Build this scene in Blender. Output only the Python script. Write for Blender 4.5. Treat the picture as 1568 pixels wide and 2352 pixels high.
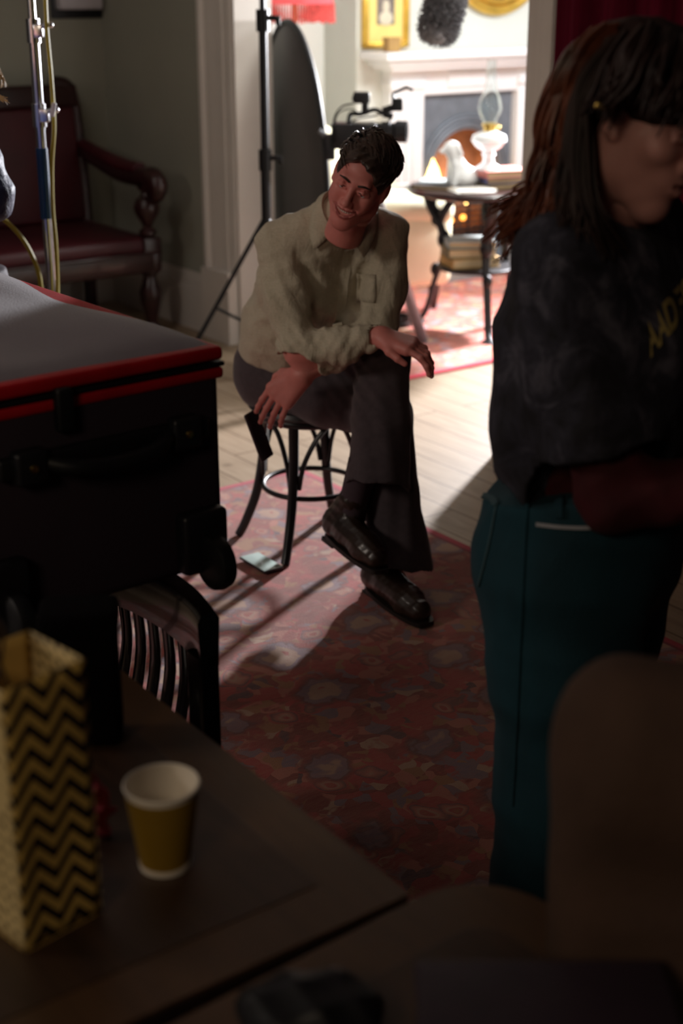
import bpy, bmesh, math, random
import numpy as np
from mathutils import Vector, Matrix
from mathutils.bvhtree import BVHTree
random.seed(7)
rng = np.random.default_rng(11)
for o in list(bpy.data.objects):
    bpy.data.objects.remove(o)
S = bpy.context.scene
COL = S.collection
PI = math.pi

# ------------------------------------------------------------------ camera
CAM_H, PITCH, FOC = 1.72, math.radians(20.5), 50 / 36 * 2352
cd = bpy.data.cameras.new('camera')
cd.lens = 50; cd.sensor_fit = 'VERTICAL'; cd.sensor_height = 36; cd.sensor_width = 24
cd.clip_start = 0.05; cd.clip_end = 60
cd.dof.use_dof = True; cd.dof.focus_distance = 3.1; cd.dof.aperture_fstop = 2.6
cam = bpy.data.objects.new('camera', cd); COL.objects.link(cam)
cam.location = (0, 0, CAM_H); cam.rotation_euler = (PI / 2 - PITCH, 0, 0)
S.camera = cam
# ------------------------------------------------------------------ colour management
S.view_settings.view_transform = 'Standard'
S.view_settings.look = 'None'
S.view_settings.gamma = 1
S.view_settings.use_curve_mapping = False
S.view_settings.exposure = 0.0
# ------------------------------------------------------------------ room frame
PHI = math.radians(36)
A = np.array([math.cos(PHI), math.sin(PHI)]); B = np.array([math.sin(PHI), -math.cos(PHI)])
C0 = np.array([-1.29, 8.1])
def T(u, v, z=0.0):
    p = C0 + u * A + v * B
    return Vector((p[0], p[1], z))
# ------------------------------------------------------------------ world and lights
w = bpy.data.worlds.new('world'); S.world = w; w.use_nodes = True
w.node_tree.nodes['Background'].inputs[0].default_value = (0.80, 0.55, 0.62, 1)
w.node_tree.nodes['Background'].inputs[1].default_value = 0.008
def area(name, loc, target, size, power, color, size_y=None, spread=None):
    l = bpy.data.lights.new(name, 'AREA'); l.energy = power; l.color = color
    l.shape = 'RECTANGLE' if size_y else 'SQUARE'; l.size = size
    if size_y: l.size_y = size_y
    if spread: l.spread = math.radians(spread)
    o = bpy.data.objects.new(name, l); COL.objects.link(o)
    o.location = loc
    o.rotation_euler = (Vector(target) - Vector(loc)).to_track_quat('-Z', 'Y').to_euler()
    return o
KEY = T(2.72, 1.62, 1.60)
area('film_light_key', KEY, (-0.2, 4.0, 0.45), 0.20, 235, (0.96, 0.96, 1.0), spread=120)
area('back_room_fill', T(2.9, 2.6, 2.35), T(2.1, 0.2, 1.0), 0.7, 52, (0.90, 0.94, 1.0))  # added fill lamp, brightens the back room walls
area('armchair_fill', T(1.3, 2.4, 2.5), T(1.1, 0.7, 0.7), 0.5, 26, (1.0, 1.0, 0.95))  # added fill aimed at the cream armchair, stands for no real fixture
area('front_room_light_behind', (-1.3, -1.3, 2.8), (-0.2, 1.8, 0.8), 0.8, 15, (1.0, 0.80, 0.58))
area('front_room_ceiling_light', (-3.3, 1.6, 2.35), (0.0, 4.0, 0.75), 0.7, 9.5, (1.0, 0.86, 0.74), spread=110)
area('front_room_wall_light', (-1.7, 5.4, 2.7), (-0.9, 7.6, 0.9), 0.6, 3.2, (1.0, 0.95, 0.88))
def point(name, loc, power, color, r=0.04):
    l = bpy.data.lights.new(name, 'POINT'); l.energy = power; l.color = color; l.shadow_soft_size = r
    o = bpy.data.objects.new(name, l); COL.objects.link(o); o.location = loc; return o
point('fire_glow', T(2.33, 0.22, 0.50), 2.4, (1.0, 0.52, 0.26), 0.1)

# ------------------------------------------------------------------ pixel -> world at a real distance
def W(px, py, D):
    x = (px - 784) / FOC; y = -(py - 1176) / FOC
    d = Vector((x, math.cos(PITCH) + y * math.sin(PITCH), -math.sin(PITCH) + y * math.cos(PITCH)))
    return Vector((0, 0, CAM_H)) + d * (D / d.y)
def G(px, py, z=0.0):
    x = (px - 784) / FOC; y = -(py - 1176) / FOC
    d = Vector((x, math.cos(PITCH) + y * math.sin(PITCH), -math.sin(PITCH) + y * math.cos(PITCH)))
    return Vector((0, 0, CAM_H)) + d * ((z - CAM_H) / d.z)
def ray(px, py):
    x = (px - 784) / FOC; y = -(py - 1176) / FOC
    return Vector((x, math.cos(PITCH) + y * math.sin(PITCH), -math.sin(PITCH) + y * math.cos(PITCH))).normalized()

# ------------------------------------------------------------------ materials
MATS = {}
class NT:
    def __init__(s, name):
        s.m = bpy.data.materials.new(name); s.m.use_nodes = True
        s.t = s.m.node_tree; s.b = s.t.nodes['Principled BSDF']
        s.co = s.t.nodes.new('ShaderNodeTexCoord').outputs['Object']
    def n(s, typ, ins=None, **kw):
        nd = s.t.nodes.new(typ)
        for k, v in kw.items(): setattr(nd, k, v)
        for k, v in (ins or {}).items():
            if hasattr(v, 'is_linked') or isinstance(v, bpy.types.NodeSocket): s.t.links.new(v, nd.inputs[k])
            else: nd.inputs[k].default_value = v
        return nd
    def L(s, a, b): s.t.links.new(a, b)
    def ramp(s, fac, stops, interp='LINEAR'):
        r = s.t.nodes.new('ShaderNodeValToRGB'); r.color_ramp.interpolation = interp
        e = r.color_ramp.elements
        while len(e) > 1: e.remove(e[-1])
        e[0].position = stops[0][0]; e[0].color = (*stops[0][1], 1)
        for p, c in stops[1:]:
            q = e.new(p); q.color = (*c, 1)
        s.L(fac, r.inputs[0]); return r.outputs[0]
    def math(s, op, a, b=None, c=None):
        nd = s.t.nodes.new('ShaderNodeMath'); nd.operation = op
        for i, v in enumerate([a, b, c]):
            if v is None: continue
            if isinstance(v, bpy.types.NodeSocket): s.L(v, nd.inputs[i])
            else: nd.inputs[i].default_value = v
        return nd.outputs[0]
    def mix(s, f, a, b, blend='MIX'):
        nd = s.t.nodes.new('ShaderNodeMix'); nd.data_type = 'RGBA'; nd.blend_type = blend
        for i, v in ((0, f), (6, a), (7, b)):
            if isinstance(v, bpy.types.NodeSocket): s.L(v, nd.inputs[i])
            elif i == 0: nd.inputs[0].default_value = v
            else: nd.inputs[i].default_value = (*v, 1)
        return nd.outputs[2]
    def noise(s, scale, detail=3, rough=.55, co=None, dist=0):
        nd = s.n('ShaderNodeTexNoise', {'Scale': scale, 'Detail': detail, 'Roughness': rough, 'Distortion': dist})
        s.L(co or s.co, nd.inputs['Vector']); return nd.outputs['Fac']
    def bump(s, h, strength=.3, dist=.01):
        nd = s.n('ShaderNodeBump', {'Strength': strength, 'Distance': dist}); s.L(h, nd.inputs['Height'])
        s.L(nd.outputs[0], s.b.inputs['Normal'])
    def scaled(s, sc, rot=(0, 0, 0)):
        nd = s.n('ShaderNodeMapping', {'Scale': sc, 'Rotation': rot}); s.L(s.co, nd.inputs[0]); return nd.outputs[0]

def mat(name, col, rough=.6, metal=0, var=.12, nscale=12, bump=0, bscale=60, spec=.5, sheen=0, emit=None, es=0,
        trans=0, ior=1.45, sss=0, coat=0, bdist=.004, stretch=None):
    if name in MATS: return MATS[name]
    t = NT(name)
    co = t.scaled(stretch) if stretch else t.co
    f = t.noise(nscale, 4, co=co)
    lo = tuple(max(0, c * (1 - var)) for c in col); hi = tuple(min(1, c * (1 + var)) for c in col)
    t.L(t.ramp(f, [(.3, lo), (.7, hi)]), t.b.inputs['Base Color'])
    t.b.inputs['Roughness'].default_value = rough; t.b.inputs['Metallic'].default_value = metal
    t.b.inputs['Specular IOR Level'].default_value = spec
    t.b.inputs['IOR'].default_value = ior
    if trans: t.b.inputs['Transmission Weight'].default_value = trans
    if sheen: t.b.inputs['Sheen Weight'].default_value = sheen
    if coat: t.b.inputs['Coat Weight'].default_value = coat
    if sss:
        t.b.inputs['Subsurface Weight'].default_value = sss; t.b.inputs['Subsurface Radius'].default_value = (.02, .008, .004)
        t.b.inputs['Subsurface Scale'].default_value = .5
    if emit:
        t.b.inputs['Emission Color'].default_value = (*emit, 1); t.b.inputs['Emission Strength'].default_value = es
    if bump: t.bump(t.noise(bscale, 3, co=co), bump, bdist)
    MATS[name] = t.m
    return t.m

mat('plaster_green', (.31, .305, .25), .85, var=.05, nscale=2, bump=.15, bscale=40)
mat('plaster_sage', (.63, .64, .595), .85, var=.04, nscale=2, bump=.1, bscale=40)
mat('plaster_sage_lit', (.82, .83, .82), .8, var=.03, nscale=2)  # the sage wall paint whitened as if brightly lit, for the alcove
mat('paint_white', (.62, .57, .52), .45, var=.04, nscale=4, bump=.05, bscale=30)
mat('paint_bright', (.85, .84, .85), .5, var=.03, nscale=3)
mat('ceiling_paint', (.7, .69, .66), .9, var=.02)
mat('velvet_red', (.085, .003, .014), .95, var=.25, nscale=6, spec=.1, stretch=(8, 8, .4))
mat('oxblood_leather', (.05, .003, .007), .5, var=.2, nscale=5, bump=.15, bscale=120)
mat('mahogany', (.024, .006, .006), .3, var=.4, nscale=5, stretch=(1, 1, 8), coat=.2)
mat('black_wood', (.010, .006, .006), .18, var=.3, nscale=6, coat=.5)
mat('stool_black', (.008, .007, .008), .35, var=.3)
mat('black_metal', (.012, .012, .014), .4, metal=.3, var=.2)
mat('cast_iron', (.018, .016, .018), .45, metal=.4, var=.3, bump=.3, bscale=80)
mat('black_plastic', (.010, .010, .013), .4, var=.2)
mat('rubber', (.006, .006, .008), .5, var=.2)
mat('matte_black', (.003, .002, .003), .95, var=.1, spec=.1)
mat('chrome', (.62, .62, .68), .22, metal=1, var=.05)
mat('brushed_grey', (.25, .27, .31), .35, metal=.6, var=.08)
mat('blue_tape', (.005, .045, .13), .45, var=.15)
mat('yellow_cable', (.34, .27, .015), .45, var=.1)
mat('gold', (.75, .48, .09), .32, metal=.8, var=.15, bump=.1)
mat('gold_mat', (.80, .62, .20), .6, var=.06)
mat('brass', (.62, .42, .12), .3, metal=1, var=.1)
mat('white_plastic', (.55, .52, .56), .5, var=.03)
mat('grey_fabric', (.085, .078, .075), .9, var=.12, nscale=4, sheen=.2)
mat('case_grey', (.115, .088, .112), .95, var=.12, nscale=3, bump=.25, bscale=250, sheen=.2)
mat('case_black', (.026, .015, .024), .75, var=.15, nscale=3, bump=.25, bscale=250)
mat('case_red', (.42, .002, .008), .5, var=.15, bump=.2, bscale=200)
mat('skin', (.62, .215, .185), .48, var=.08, nscale=25, sss=.15, bump=.06, bscale=300)
mat('skin_pale', (.60, .29, .25), .5, var=.06, nscale=25, sss=.15)
mat('lip', (.36, .085, .08), .35, var=.06)
mat('teeth', (.75, .68, .6), .3, var=.03)
mat('eye_dark', (.015, .01, .01), .15, var=.1)
mat('eye_white', (.55, .5, .48), .25, var=.03)
mat('hair_brown', (.035, .018, .012), .45, var=.5, nscale=40, sheen=.1)
mat('hair_auburn', (.125, .033, .013), .42, var=.55, nscale=14)
mat('hair_dark', (.020, .007, .005), .60, var=.5, nscale=20)
mat('hair_blond', (.4, .26, .12), .5, var=.3, nscale=30)
mat('wool_trousers', (.062, .046, .052), .9, var=.15, nscale=60, bump=.3, bscale=400, sheen=.15)
mat('sock', (.06, .04, .05), .9, var=.1, bump=.3, bscale=300)
mat('boot_leather', (.022, .011, .006), .38, var=.4, nscale=10, coat=.1)
mat('boot_sole', (.012, .008, .006), .6, var=.2)
mat('jeans', (.003, .033, .048), .9, var=.28, nscale=9, bump=.3, bscale=350, stretch=(1, 1, .4))
mat('denim_seam', (.03, .07, .085), .85, var=.15)
mat('denim_fray', (.30, .30, .32), .9, var=.15)
mat('navy_jacket', (.022, .030, .085), .6, var=.2, nscale=14, bump=.4, bscale=30, bdist=.02)
mat('red_sleeve', (.048, .001, .004), .85, var=.2, nscale=20, bump=.2, bscale=100)
mat('gold_print', (.42, .32, .11), .7, var=.1)
mat('white_ceramic', (.85, .87, .88), .3, var=.02)
mat('cup_inside', (.86, .78, .66), .6, var=.02)
mat('cup_yellow', (.26, .15, .010), .5, var=.08, nscale=8)
mat('pink_tissue', (.50, .06, .09), .7, var=.2, bump=.4)
mat('phone_screen', (.55, .66, .62), .12, var=.05)
mat('phone_body', (.03, .02, .025), .3, var=.1)
mat('cream_fabric', (.80, .76, .55), .85, var=.05, nscale=8)
mat('brown_chair_cloth', (.075, .040, .026), .9, var=.2, nscale=8, bump=.3, bscale=120)
mat('purple_black', (.028, .016, .026), .6, var=.15)
mat('paper', (.75, .72, .66), .8, var=.08, nscale=20)
mat('page_cream', (.55, .40, .24), .8, var=.12, nscale=60, stretch=(1, 1, 20))
mat('cover_red', (.55, .18, .15), .6)
mat('cover_blue', (.16, .17, .36), .5)
mat('cover_black', (.03, .03, .035), .5)
mat('cover_olive', (.16, .13, .07), .6)
mat('cover_ochre', (.42, .25, .08), .6)
mat('cover_grey', (.42, .46, .46), .6)
mat('iron_grey', (.16, .18, .21), .5, metal=.2, var=.15)
mat('firebrick', (.34, .17, .095), .9, var=.3, nscale=10)
mat('coal', (.02, .015, .012), .9, var=.5, bump=.5, bscale=40, emit=(1, .2, .02), es=.25)
mat('flame', (1, .55, .12), .9, emit=(1.0, .62, .20), es=9.0, var=.02)
mat('ember', (1, .4, .1), .9, emit=(1.0, .36, .05), es=4.0, var=.02)
mat('glass', (.93, .99, .99), .03, trans=1, ior=1.45, var=.01)
mat('mirror_glass', (.25, .55, .75), .05, metal=1, var=.02)
mat('lamp_shade_red', (.65, .06, .08), .8, var=.3, nscale=20, emit=(1, .25, .2), es=.25)
mat('fringe', (.6, .08, .07), .8, var=.35, nscale=60)
mat('hearth_tile', (.22, .20, .20), .4, var=.2)
mat('portrait_dark', (.18, .15, .13), .6, var=.3, nscale=30)
mat('portrait_pale', (.62, .55, .42), .6, var=.1)

def fur_mat():
    t = NT('mic_fur'); f = t.noise(60, 5, .7)
    t.L(t.ramp(f, [(.3, (.10, .10, .11)), (.6, (.35, .35, .37)), (.8, (.6, .6, .62))]), t.b.inputs['Base Color'])
    t.b.inputs['Roughness'].default_value = .9; MATS['mic_fur'] = t.m
fur_mat()

def linen():
    t = NT('linen_shirt')
    a = t.noise(500, 2, .6, co=t.scaled((1, 1, .12))); b = t.noise(500, 2, .6, co=t.scaled((.12, .12, 1)))
    c = t.noise(5, 3)
    s = t.math('ADD', t.math('MULTIPLY', a, .5), t.math('MULTIPLY', b, .5))
    col = t.ramp(s, [(.35, (.40, .355, .26)), (.65, (.56, .495, .375))])
    t.L(t.mix(.25, col, t.ramp(c, [(.3, (.40, .355, .265)), (.7, (.58, .52, .40))])), t.b.inputs['Base Color'])
    t.b.inputs['Roughness'].default_value = .9
    h = t.math('ADD', t.math('MULTIPLY', s, .15), t.noise(22, 3, co=t.scaled((1.6, 1.6, .7)), dist=1.2))
    t.bump(h, .45, .012); MATS['linen_shirt'] = t.m
linen()
def washed():
    t = NT('washed_black_cotton')
    f = t.noise(16, 5, .65, dist=.8); g = t.noise(4, 2)
    m = t.math('MULTIPLY', f, t.math('ADD', g, .45))
    t.L(t.ramp(m, [(.38, (.007, .006, .010)), (.54, (.022, .021, .034)), (.70, (.085, .080, .105))]), t.b.inputs['Base Color'])
    t.b.inputs['Roughness'].default_value = .9
    t.bump(t.noise(9, 3, co=t.scaled((1.5, 1.5, .5)), dist=1), .5, .015); MATS['washed_black_cotton'] = t.m
washed()
def wood_floor():
    t = NT('floor_boards')
    br = t.n('ShaderNodeTexBrick', {'Scale': 1.0, 'Mortar Size': .004, 'Brick Width': 2.6, 'Row Height': .145, 'Color1': (.2, .2, .2, 1), 'Color2': (.8, .8, .8, 1), 'Mortar': (0, 0, 0, 1), 'Bias': 0}, offset=.37)
    mp = t.n('ShaderNodeMapping', {'Rotation': (0, 0, PI / 2)}); t.L(t.co, mp.inputs[0]); t.L(mp.outputs[0], br.inputs['Vector'])
    g = t.noise(3.0, 6, .6, co=t.scaled((9, 1, 1)), dist=.6)
    base = t.ramp(g, [(.25, (.17, .11, .065)), (.5, (.30, .215, .14)), (.8, (.40, .30, .21))])
    v = t.mix(.35, base, t.ramp(br.outputs['Color'], [(0, (.26, .185, .12)), (1, (.38, .29, .205))]))
    kn = t.n('ShaderNodeTexVoronoi', {'Scale': 1.4}); t.L(t.scaled((1, 1, 1)), kn.inputs['Vector'])
    k = t.ramp(kn.outputs['Distance'], [(.02, (.25, .2, .15)), (.05, (1, 1, 1))])
    v = t.mix(1, v, k, 'MULTIPLY')
    m = t.ramp(br.outputs['Fac'], [(0, (1, 1, 1)), (1, (.45, .38, .33))])
    t.L(t.mix(1, v, m, 'MULTIPLY'), t.b.inputs['Base Color'])
    t.b.inputs['Roughness'].default_value = .55; t.b.inputs['Specular IOR Level'].default_value = .3
    t.bump(t.math('SUBTRACT', g, t.math('MULTIPLY', br.outputs['Fac'], 2)), .2, .004); MATS['floor_boards'] = t.m
wood_floor()
def table_wood(name, c1, c2, rough=.4, along=(1, 9, 9)):
    t = NT(name); g = t.noise(3.2, 6, .62, co=t.scaled(along), dist=1.0); h = t.noise(1.6, 2)
    t.L(t.mix(.4, t.ramp(g, [(.3, c1), (.7, c2)]), t.ramp(h, [(.35, c1), (.7, c2)])), t.b.inputs['Base Color'])
    t.b.inputs['Roughness'].default_value = rough; t.bump(g, .08, .003); MATS[name] = t.m
table_wood('table_wood', (.032, .016, .009), (.075, .037, .018), .45)
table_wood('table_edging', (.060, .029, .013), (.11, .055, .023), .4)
table_wood('table_side_shaded', (.010, .005, .004), (.025, .012, .008), .5)  # shade on the table's sides and apron is put into this darker wood

def rug(name, bright=1.0, seed=0.0, border=None):
    t = NT(name)
    wp = t.n('ShaderNodeTexNoise', {'Scale': 9.0, 'Detail': 2.0}); t.L(t.co, wp.inputs['Vector'])
    off = t.n('ShaderNodeVectorMath', operation='MULTIPLY_ADD'); t.L(wp.outputs['Color'], off.inputs[0]); off.inputs[1].default_value = (.11, .11, .11); t.L(t.co, off.inputs[2])
    co = off.outputs[0]
    mp = t.n('ShaderNodeMapping', {'Location': (seed, seed * .7, 0)}); t.L(co, mp.inputs[0]); co = mp.outputs[0]
    def vor(scale, rnd, feature='F1', metric='EUCLIDEAN'):
        v = t.n('ShaderNodeTexVoronoi', {'Scale': scale, 'Randomness': rnd}, feature=feature, distance=metric)
        t.L(co, v.inputs['Vector']); return v
    R = lambda r, g, b: (r * bright, g * bright, b * bright)
    red, dred, blue, navy, beige, ochre, rose = R(.36, .026, .036), R(.17, .014, .018), R(.13, .13, .19), R(.035, .035, .065), R(.42, .31, .22), R(.30, .15, .065), R(.44, .15, .115)
    small = vor(26, 1.0); 
    c_small = t.ramp(t.n('ShaderNodeSeparateColor', {'Color': small.outputs['Color']}).outputs[0],
                     [(0, dred), (.22, red), (.46, blue), (.58, rose), (.72, ochre), (.86, navy), (.93, beige)], 'CONSTANT')
    ground = t.ramp(t.noise(5, 3, co=co), [(.42, dred), (.58, red)])
    msk = t.ramp(t.noise(11, 3, .6, co=co), [(.44, (0, 0, 0)), (.5, (1, 1, 1))])
    col = t.mix(msk, ground, c_small)
    mid = vor(9, .75)
    # flower rings around each cell centre
    ring = t.ramp(mid.outputs['Distance'], [(0, ochre), (.12, red), (.17, beige), (.22, rose), (.30, navy), (.33, red)])
    mm = t.ramp(mid.outputs['Distance'], [(.36, (1, 1, 1)), (.40, (0, 0, 0))])
    pick = t.ramp(t.n('ShaderNodeSeparateColor', {'Color': mid.outputs['Color']}).outputs[1], [(0, (0, 0, 0)), (.45, (.85, .85, .85))], 'CONSTANT')
    col = t.mix(t.math('MULTIPLY', t.n('ShaderNodeRGBToBW', {0: mm}).outputs[0], t.n('ShaderNodeRGBToBW', {0: pick}).outputs[0]), col, ring)
    # large medallions
    big = vor(3.3, .35)
    wob = t.math('MULTIPLY', t.math('SUBTRACT', t.noise(26, 1, co=co), .5), .16)
    dd = t.math('ADD', big.outputs['Distance'], wob)
    med = t.ramp(dd, [(0, red), (.03, red), (.05, beige), (.14, beige), (.17, blue), (.215, blue), (.225, navy), (.26, dred)])
    mm2 = t.ramp(dd, [(.26, (.9, .9, .9)), (.30, (0, 0, 0))])
    col = t.mix(t.n('ShaderNodeRGBToBW', {0: mm2}).outputs[0], col, med)
    # worn pile
    worn = t.ramp(t.noise(2.2, 4, .6), [(.35, (.75, .72, .7)), (.7, (1.15, 1.1, 1.08))])
    col = t.mix(1, col, worn, 'MULTIPLY')
    col = t.mix(t.math('MULTIPLY', t.noise(70, 4, .75, co=t.scaled((.35, 1.6, 1))), .75), col, R(.38, .175, .12))
    if border:
        sp = t.n('ShaderNodeSeparateXYZ', {0: t.co})
        x0, x1, y0, y1 = border
        ex = t.math('MINIMUM', t.math('SUBTRACT', sp.outputs[0], x0), t.math('SUBTRACT', x1, sp.outputs[0]))
        ey = t.math('MINIMUM', t.math('SUBTRACT', sp.outputs[1], y0), t.math('SUBTRACT', y1, sp.outputs[1]))
        e = t.math('MINIMUM', ex, ey)
        bm = t.ramp(e, [(0, (1, 1, 1)), (.035, (0, 0, 0))], 'CONSTANT')
        bc = t.ramp(e, [(0, R(.38, .03, .05)), (.02, R(.20, .02, .03))], 'CONSTANT')
        col = t.mix(t.n('ShaderNodeRGBToBW', {0: bm}).outputs[0], col, bc)
    t.L(col, t.b.inputs['Base Color']); t.b.inputs['Roughness'].default_value = .95
    t.b.inputs['Sheen Weight'].default_value = .15
    t.bump(t.noise(300, 2), .4, .004); MATS[name] = t.m
rug('front_rug', 1.0, 0.0, border=(-2.9, 0, -6.4, 0))
rug('back_rug', 1.9, 3.1, border=(0, 3.2, 0, 2.0))

# ------------------------------------------------------------------ object helpers
def link(o, parent=None):
    COL.objects.link(o)
    if parent: o.parent = parent
    return o
def tag(o, label=None, cat=None, group=None, kind=None):
    if label: o['label'] = label
    if cat: o['category'] = cat
    if group: o['group'] = group
    if kind: o['kind'] = kind
    return o
def thing(name, label, cat, loc=(0, 0, 0), rotz=0, group=None):
    o = bpy.data.objects.new(name, None); o.empty_display_size = .1; COL.objects.link(o)
    o.location = loc; o.rotation_euler = (0, 0, rotz); return tag(o, label, cat, group)
def rotm(d, up=(0, 0, 1)):
    d = Vector(d).normalized(); up = Vector(up)
    x = up.cross(d)
    if x.length < 1e-4: x = Vector((1, 0, 0)).cross(d)
    x.normalize(); y = d.cross(x)
    return Matrix((x, y, d)).transposed()      # columns x,y,d
def spline(pts, n=8):
    P = [Vector(p) for p in pts]
    if len(P) < 3: 
        return [P[0].lerp(P[1], i / n) for i in range(n + 1)]
    out = []
    for i in range(len(P) - 1):
        p0 = P[max(i - 1, 0)]; p1 = P[i]; p2 = P[i + 1]; p3 = P[min(i + 2, len(P) - 1)]
        for k in range(n):
            t = k / n
            out.append(.5 * ((2 * p1) + (p2 - p0) * t + (2 * p0 - 5 * p1 + 4 * p2 - p3) * t * t + (3 * p1 - p0 - 3 * p2 + p3) * t ** 3))
    out.append(P[-1]); return out
class MB:
    def __init__(s): s.v = []; s.f = []; s.smooth = True
    def add(s, vs, fs):
        o = len(s.v); s.v += [tuple(v) for v in vs]; s.f += [tuple(i + o for i in f) for f in fs]; return s
    def box(s, c, d, R=None, bev=0.0):
        hx, hy, hz = d[0] / 2, d[1] / 2, d[2] / 2
        c = Vector(c)
        if isinstance(R, (int, float)): R = Matrix.Rotation(R, 3, 'Z')
        if bev <= 0:
            vs = [Vector((x * hx, y * hy, z * hz)) for z in (-1, 1) for y in (-1, 1) for x in (-1, 1)]
            fs = [(0, 2, 3, 1), (4, 5, 7, 6), (0, 1, 5, 4), (2, 6, 7, 3), (0, 4, 6, 2), (1, 3, 7, 5)]
        else:
            bm = bmesh.new(); bmesh.ops.create_cube(bm, size=1)
            for q in bm.verts: q.co = Vector((q.co.x * d[0], q.co.y * d[1], q.co.z * d[2]))
            bmesh.ops.bevel(bm, geom=bm.edges[:], offset=min(bev, min(d) * .49), segments=3, profile=.5, affect='EDGES')
            bm.verts.index_update()
            vs = [q.co.copy() for q in bm.verts]; fs = [tuple(q.index for q in f.verts) for f in bm.faces]; bm.free()
        if R is not None: vs = [R @ q for q in vs]
        return s.add([q + c for q in vs], fs)
    def tube(s, pts, r, seg=12, n=1, caps=True, flat=1.0, up=(0, 0, 1)):
        P = spline(pts, n) if n > 1 else [Vector(p) for p in pts]
        if not hasattr(r, '__len__'): r = [r] * len(P)
        elif len(r) != len(P):
            rr = []
            for i in range(len(P)):
                t = i / (len(P) - 1) * (len(r) - 1); k = min(int(t), len(r) - 2); rr.append(r[k] + (r[k + 1] - r[k]) * (t - k))
            r = rr
        vs = []; fs = []; prev = None
        for i, p in enumerate(P):
            d = (P[min(i + 1, len(P) - 1)] - P[max(i - 1, 0)])
            if d.length < 1e-9: d = Vector((0, 0, 1))
            d.normalize()
            if prev is None:
                x = Vector(up).cross(d)
                if x.length < .05: x = Vector((1, 0, 0)).cross(d)
            else:
                x = prev - d * prev.dot(d)
            x.normalize(); prev = x; y = d.cross(x)
            for k in range(seg):
                a = 2 * PI * k / seg
                vs.append(p + x * math.cos(a) * r[i] + y * math.sin(a) * r[i] * flat)
        for i in range(len(P) - 1):
            for k in range(seg):
                a, b = i * seg + k, i * seg + (k + 1) % seg
                fs.append((a, b, b + seg, a + seg))
        if caps:
            fs.append(tuple(range(seg))[::-1]); fs.append(tuple((len(P) - 1) * seg + k for k in range(seg)))
        return s.add(vs, fs)
    def lathe(s, prof, c=(0, 0, 0), seg=32, R=None, closed=False):
        vs = []; fs = []; c = Vector(c)
        for (r, z) in prof:
            for k in range(seg):
                a = 2 * PI * k / seg; q = Vector((r * math.cos(a), r * math.sin(a), z))
                vs.append((R @ q if R is not None else q) + c)
        m = len(prof)
        for i in range(m - 1 + (1 if closed else 0)):
            j = (i + 1) % m
            for k in range(seg):
                fs.append((i * seg + k, i * seg + (k + 1) % seg, j * seg + (k + 1) % seg, j * seg + k))
        if not closed:
            if prof[0][0] > 1e-6: fs.append(tuple(range(seg))[::-1])
            if prof[-1][0] > 1e-6: fs.append(tuple((m - 1) * seg + k for k in range(seg)))
        return s.add(vs, fs)
    def torus(s, c, R0, r, seg=40, sg=10, M=None, a0=0, a1=2 * PI):
        full = abs(a1 - a0 - 2 * PI) < 1e-6; n = seg if full else seg + 1
        pts = []
        for i in range(n):
            a = a0 + (a1 - a0) * i / seg; q = Vector((R0 * math.cos(a), R0 * math.sin(a), 0)); pts.append(((M @ q) if M is not None else q) + Vector(c))
        nrm = (M @ Vector((0, 0, 1))) if M is not None else Vector((0, 0, 1))
        vs = []; fs = []
        for i, p in enumerate(pts):
            o = (p - Vector(c)).normalized()
            for k in range(sg):
                b = 2 * PI * k / sg; vs.append(p + o * math.cos(b) * r + nrm * math.sin(b) * r)
        for i in range(n if full else n - 1):
            j = (i + 1) % n
            for k in range(sg): fs.append((i * sg + k, j * sg + k, j * sg + (k + 1) % sg, i * sg + (k + 1) % sg))
        return s.add(vs, fs)
    def sph(s, c, r, R=None, seg=20, rings=12):
        if not hasattr(r, '__len__'): r = (r, r, r)
        vs = []; fs = []; c = Vector(c)
        for i in range(rings + 1):
            th = PI * i / rings
            for k in range(seg):
                a = 2 * PI * k / seg; q = Vector((r[0] * math.sin(th) * math.cos(a), r[1] * math.sin(th) * math.sin(a), r[2] * math.cos(th)))
                vs.append((R @ q if R is not None else q) + c)
        for i in range(rings):
            for k in range(seg): fs.append((i * seg + k, (i + 1) * seg + k, (i + 1) * seg + (k + 1) % seg, i * seg + (k + 1) % seg))
        return s.add(vs, fs)
    def prism(s, poly, axis, t0, t1):
        """poly: 2D list; axis 'x','y','z' extruded from t0 to t1"""
        def P(a, b, t): return {'x': (t, a, b), 'y': (a, t, b), 'z': (a, b, t)}[axis]
        n = len(poly); vs = [P(a, b, t0) for a, b in poly] + [P(a, b, t1) for a, b in poly]
        fs = [tuple(range(n))[::-1], tuple(range(n, 2 * n))] + [(i, (i + 1) % n, n + (i + 1) % n, n + i) for i in range(n)]
        return s.add(vs, fs)
    def build(s, name, m, parent=None, smooth=None, loc=None, off=None, bevel=0):
        me = bpy.data.meshes.new(name)
        vs = s.v
        if off is not None: vs = [(a - off[0], b - off[1], c - off[2]) for a, b, c in vs]
        me.from_pydata(vs, [], s.f); me.validate()
        bm = bmesh.new(); bm.from_mesh(me); bmesh.ops.remove_doubles(bm, verts=bm.verts, dist=1e-6)
        bmesh.ops.recalc_face_normals(bm, faces=bm.faces); bm.to_mesh(me); bm.free()
        me.materials.append(MATS[m] if isinstance(m, str) else m)
        sm = s.smooth if smooth is None else smooth
        me.polygons.foreach_set('use_smooth', [True] * len(me.polygons))
        if sm:
            try: me.set_sharp_from_angle(angle=math.radians(38))
            except Exception: pass
        else:
            me.polygons.foreach_set('use_smooth', [False] * len(me.polygons))
        o = bpy.data.objects.new(name, me); link(o, parent)
        if loc is not None: o.location = loc
        if bevel:
            b = o.modifiers.new('bevel', 'BEVEL'); b.width = bevel; b.segments = 2; b.limit_method = 'ANGLE'
        return o
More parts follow.
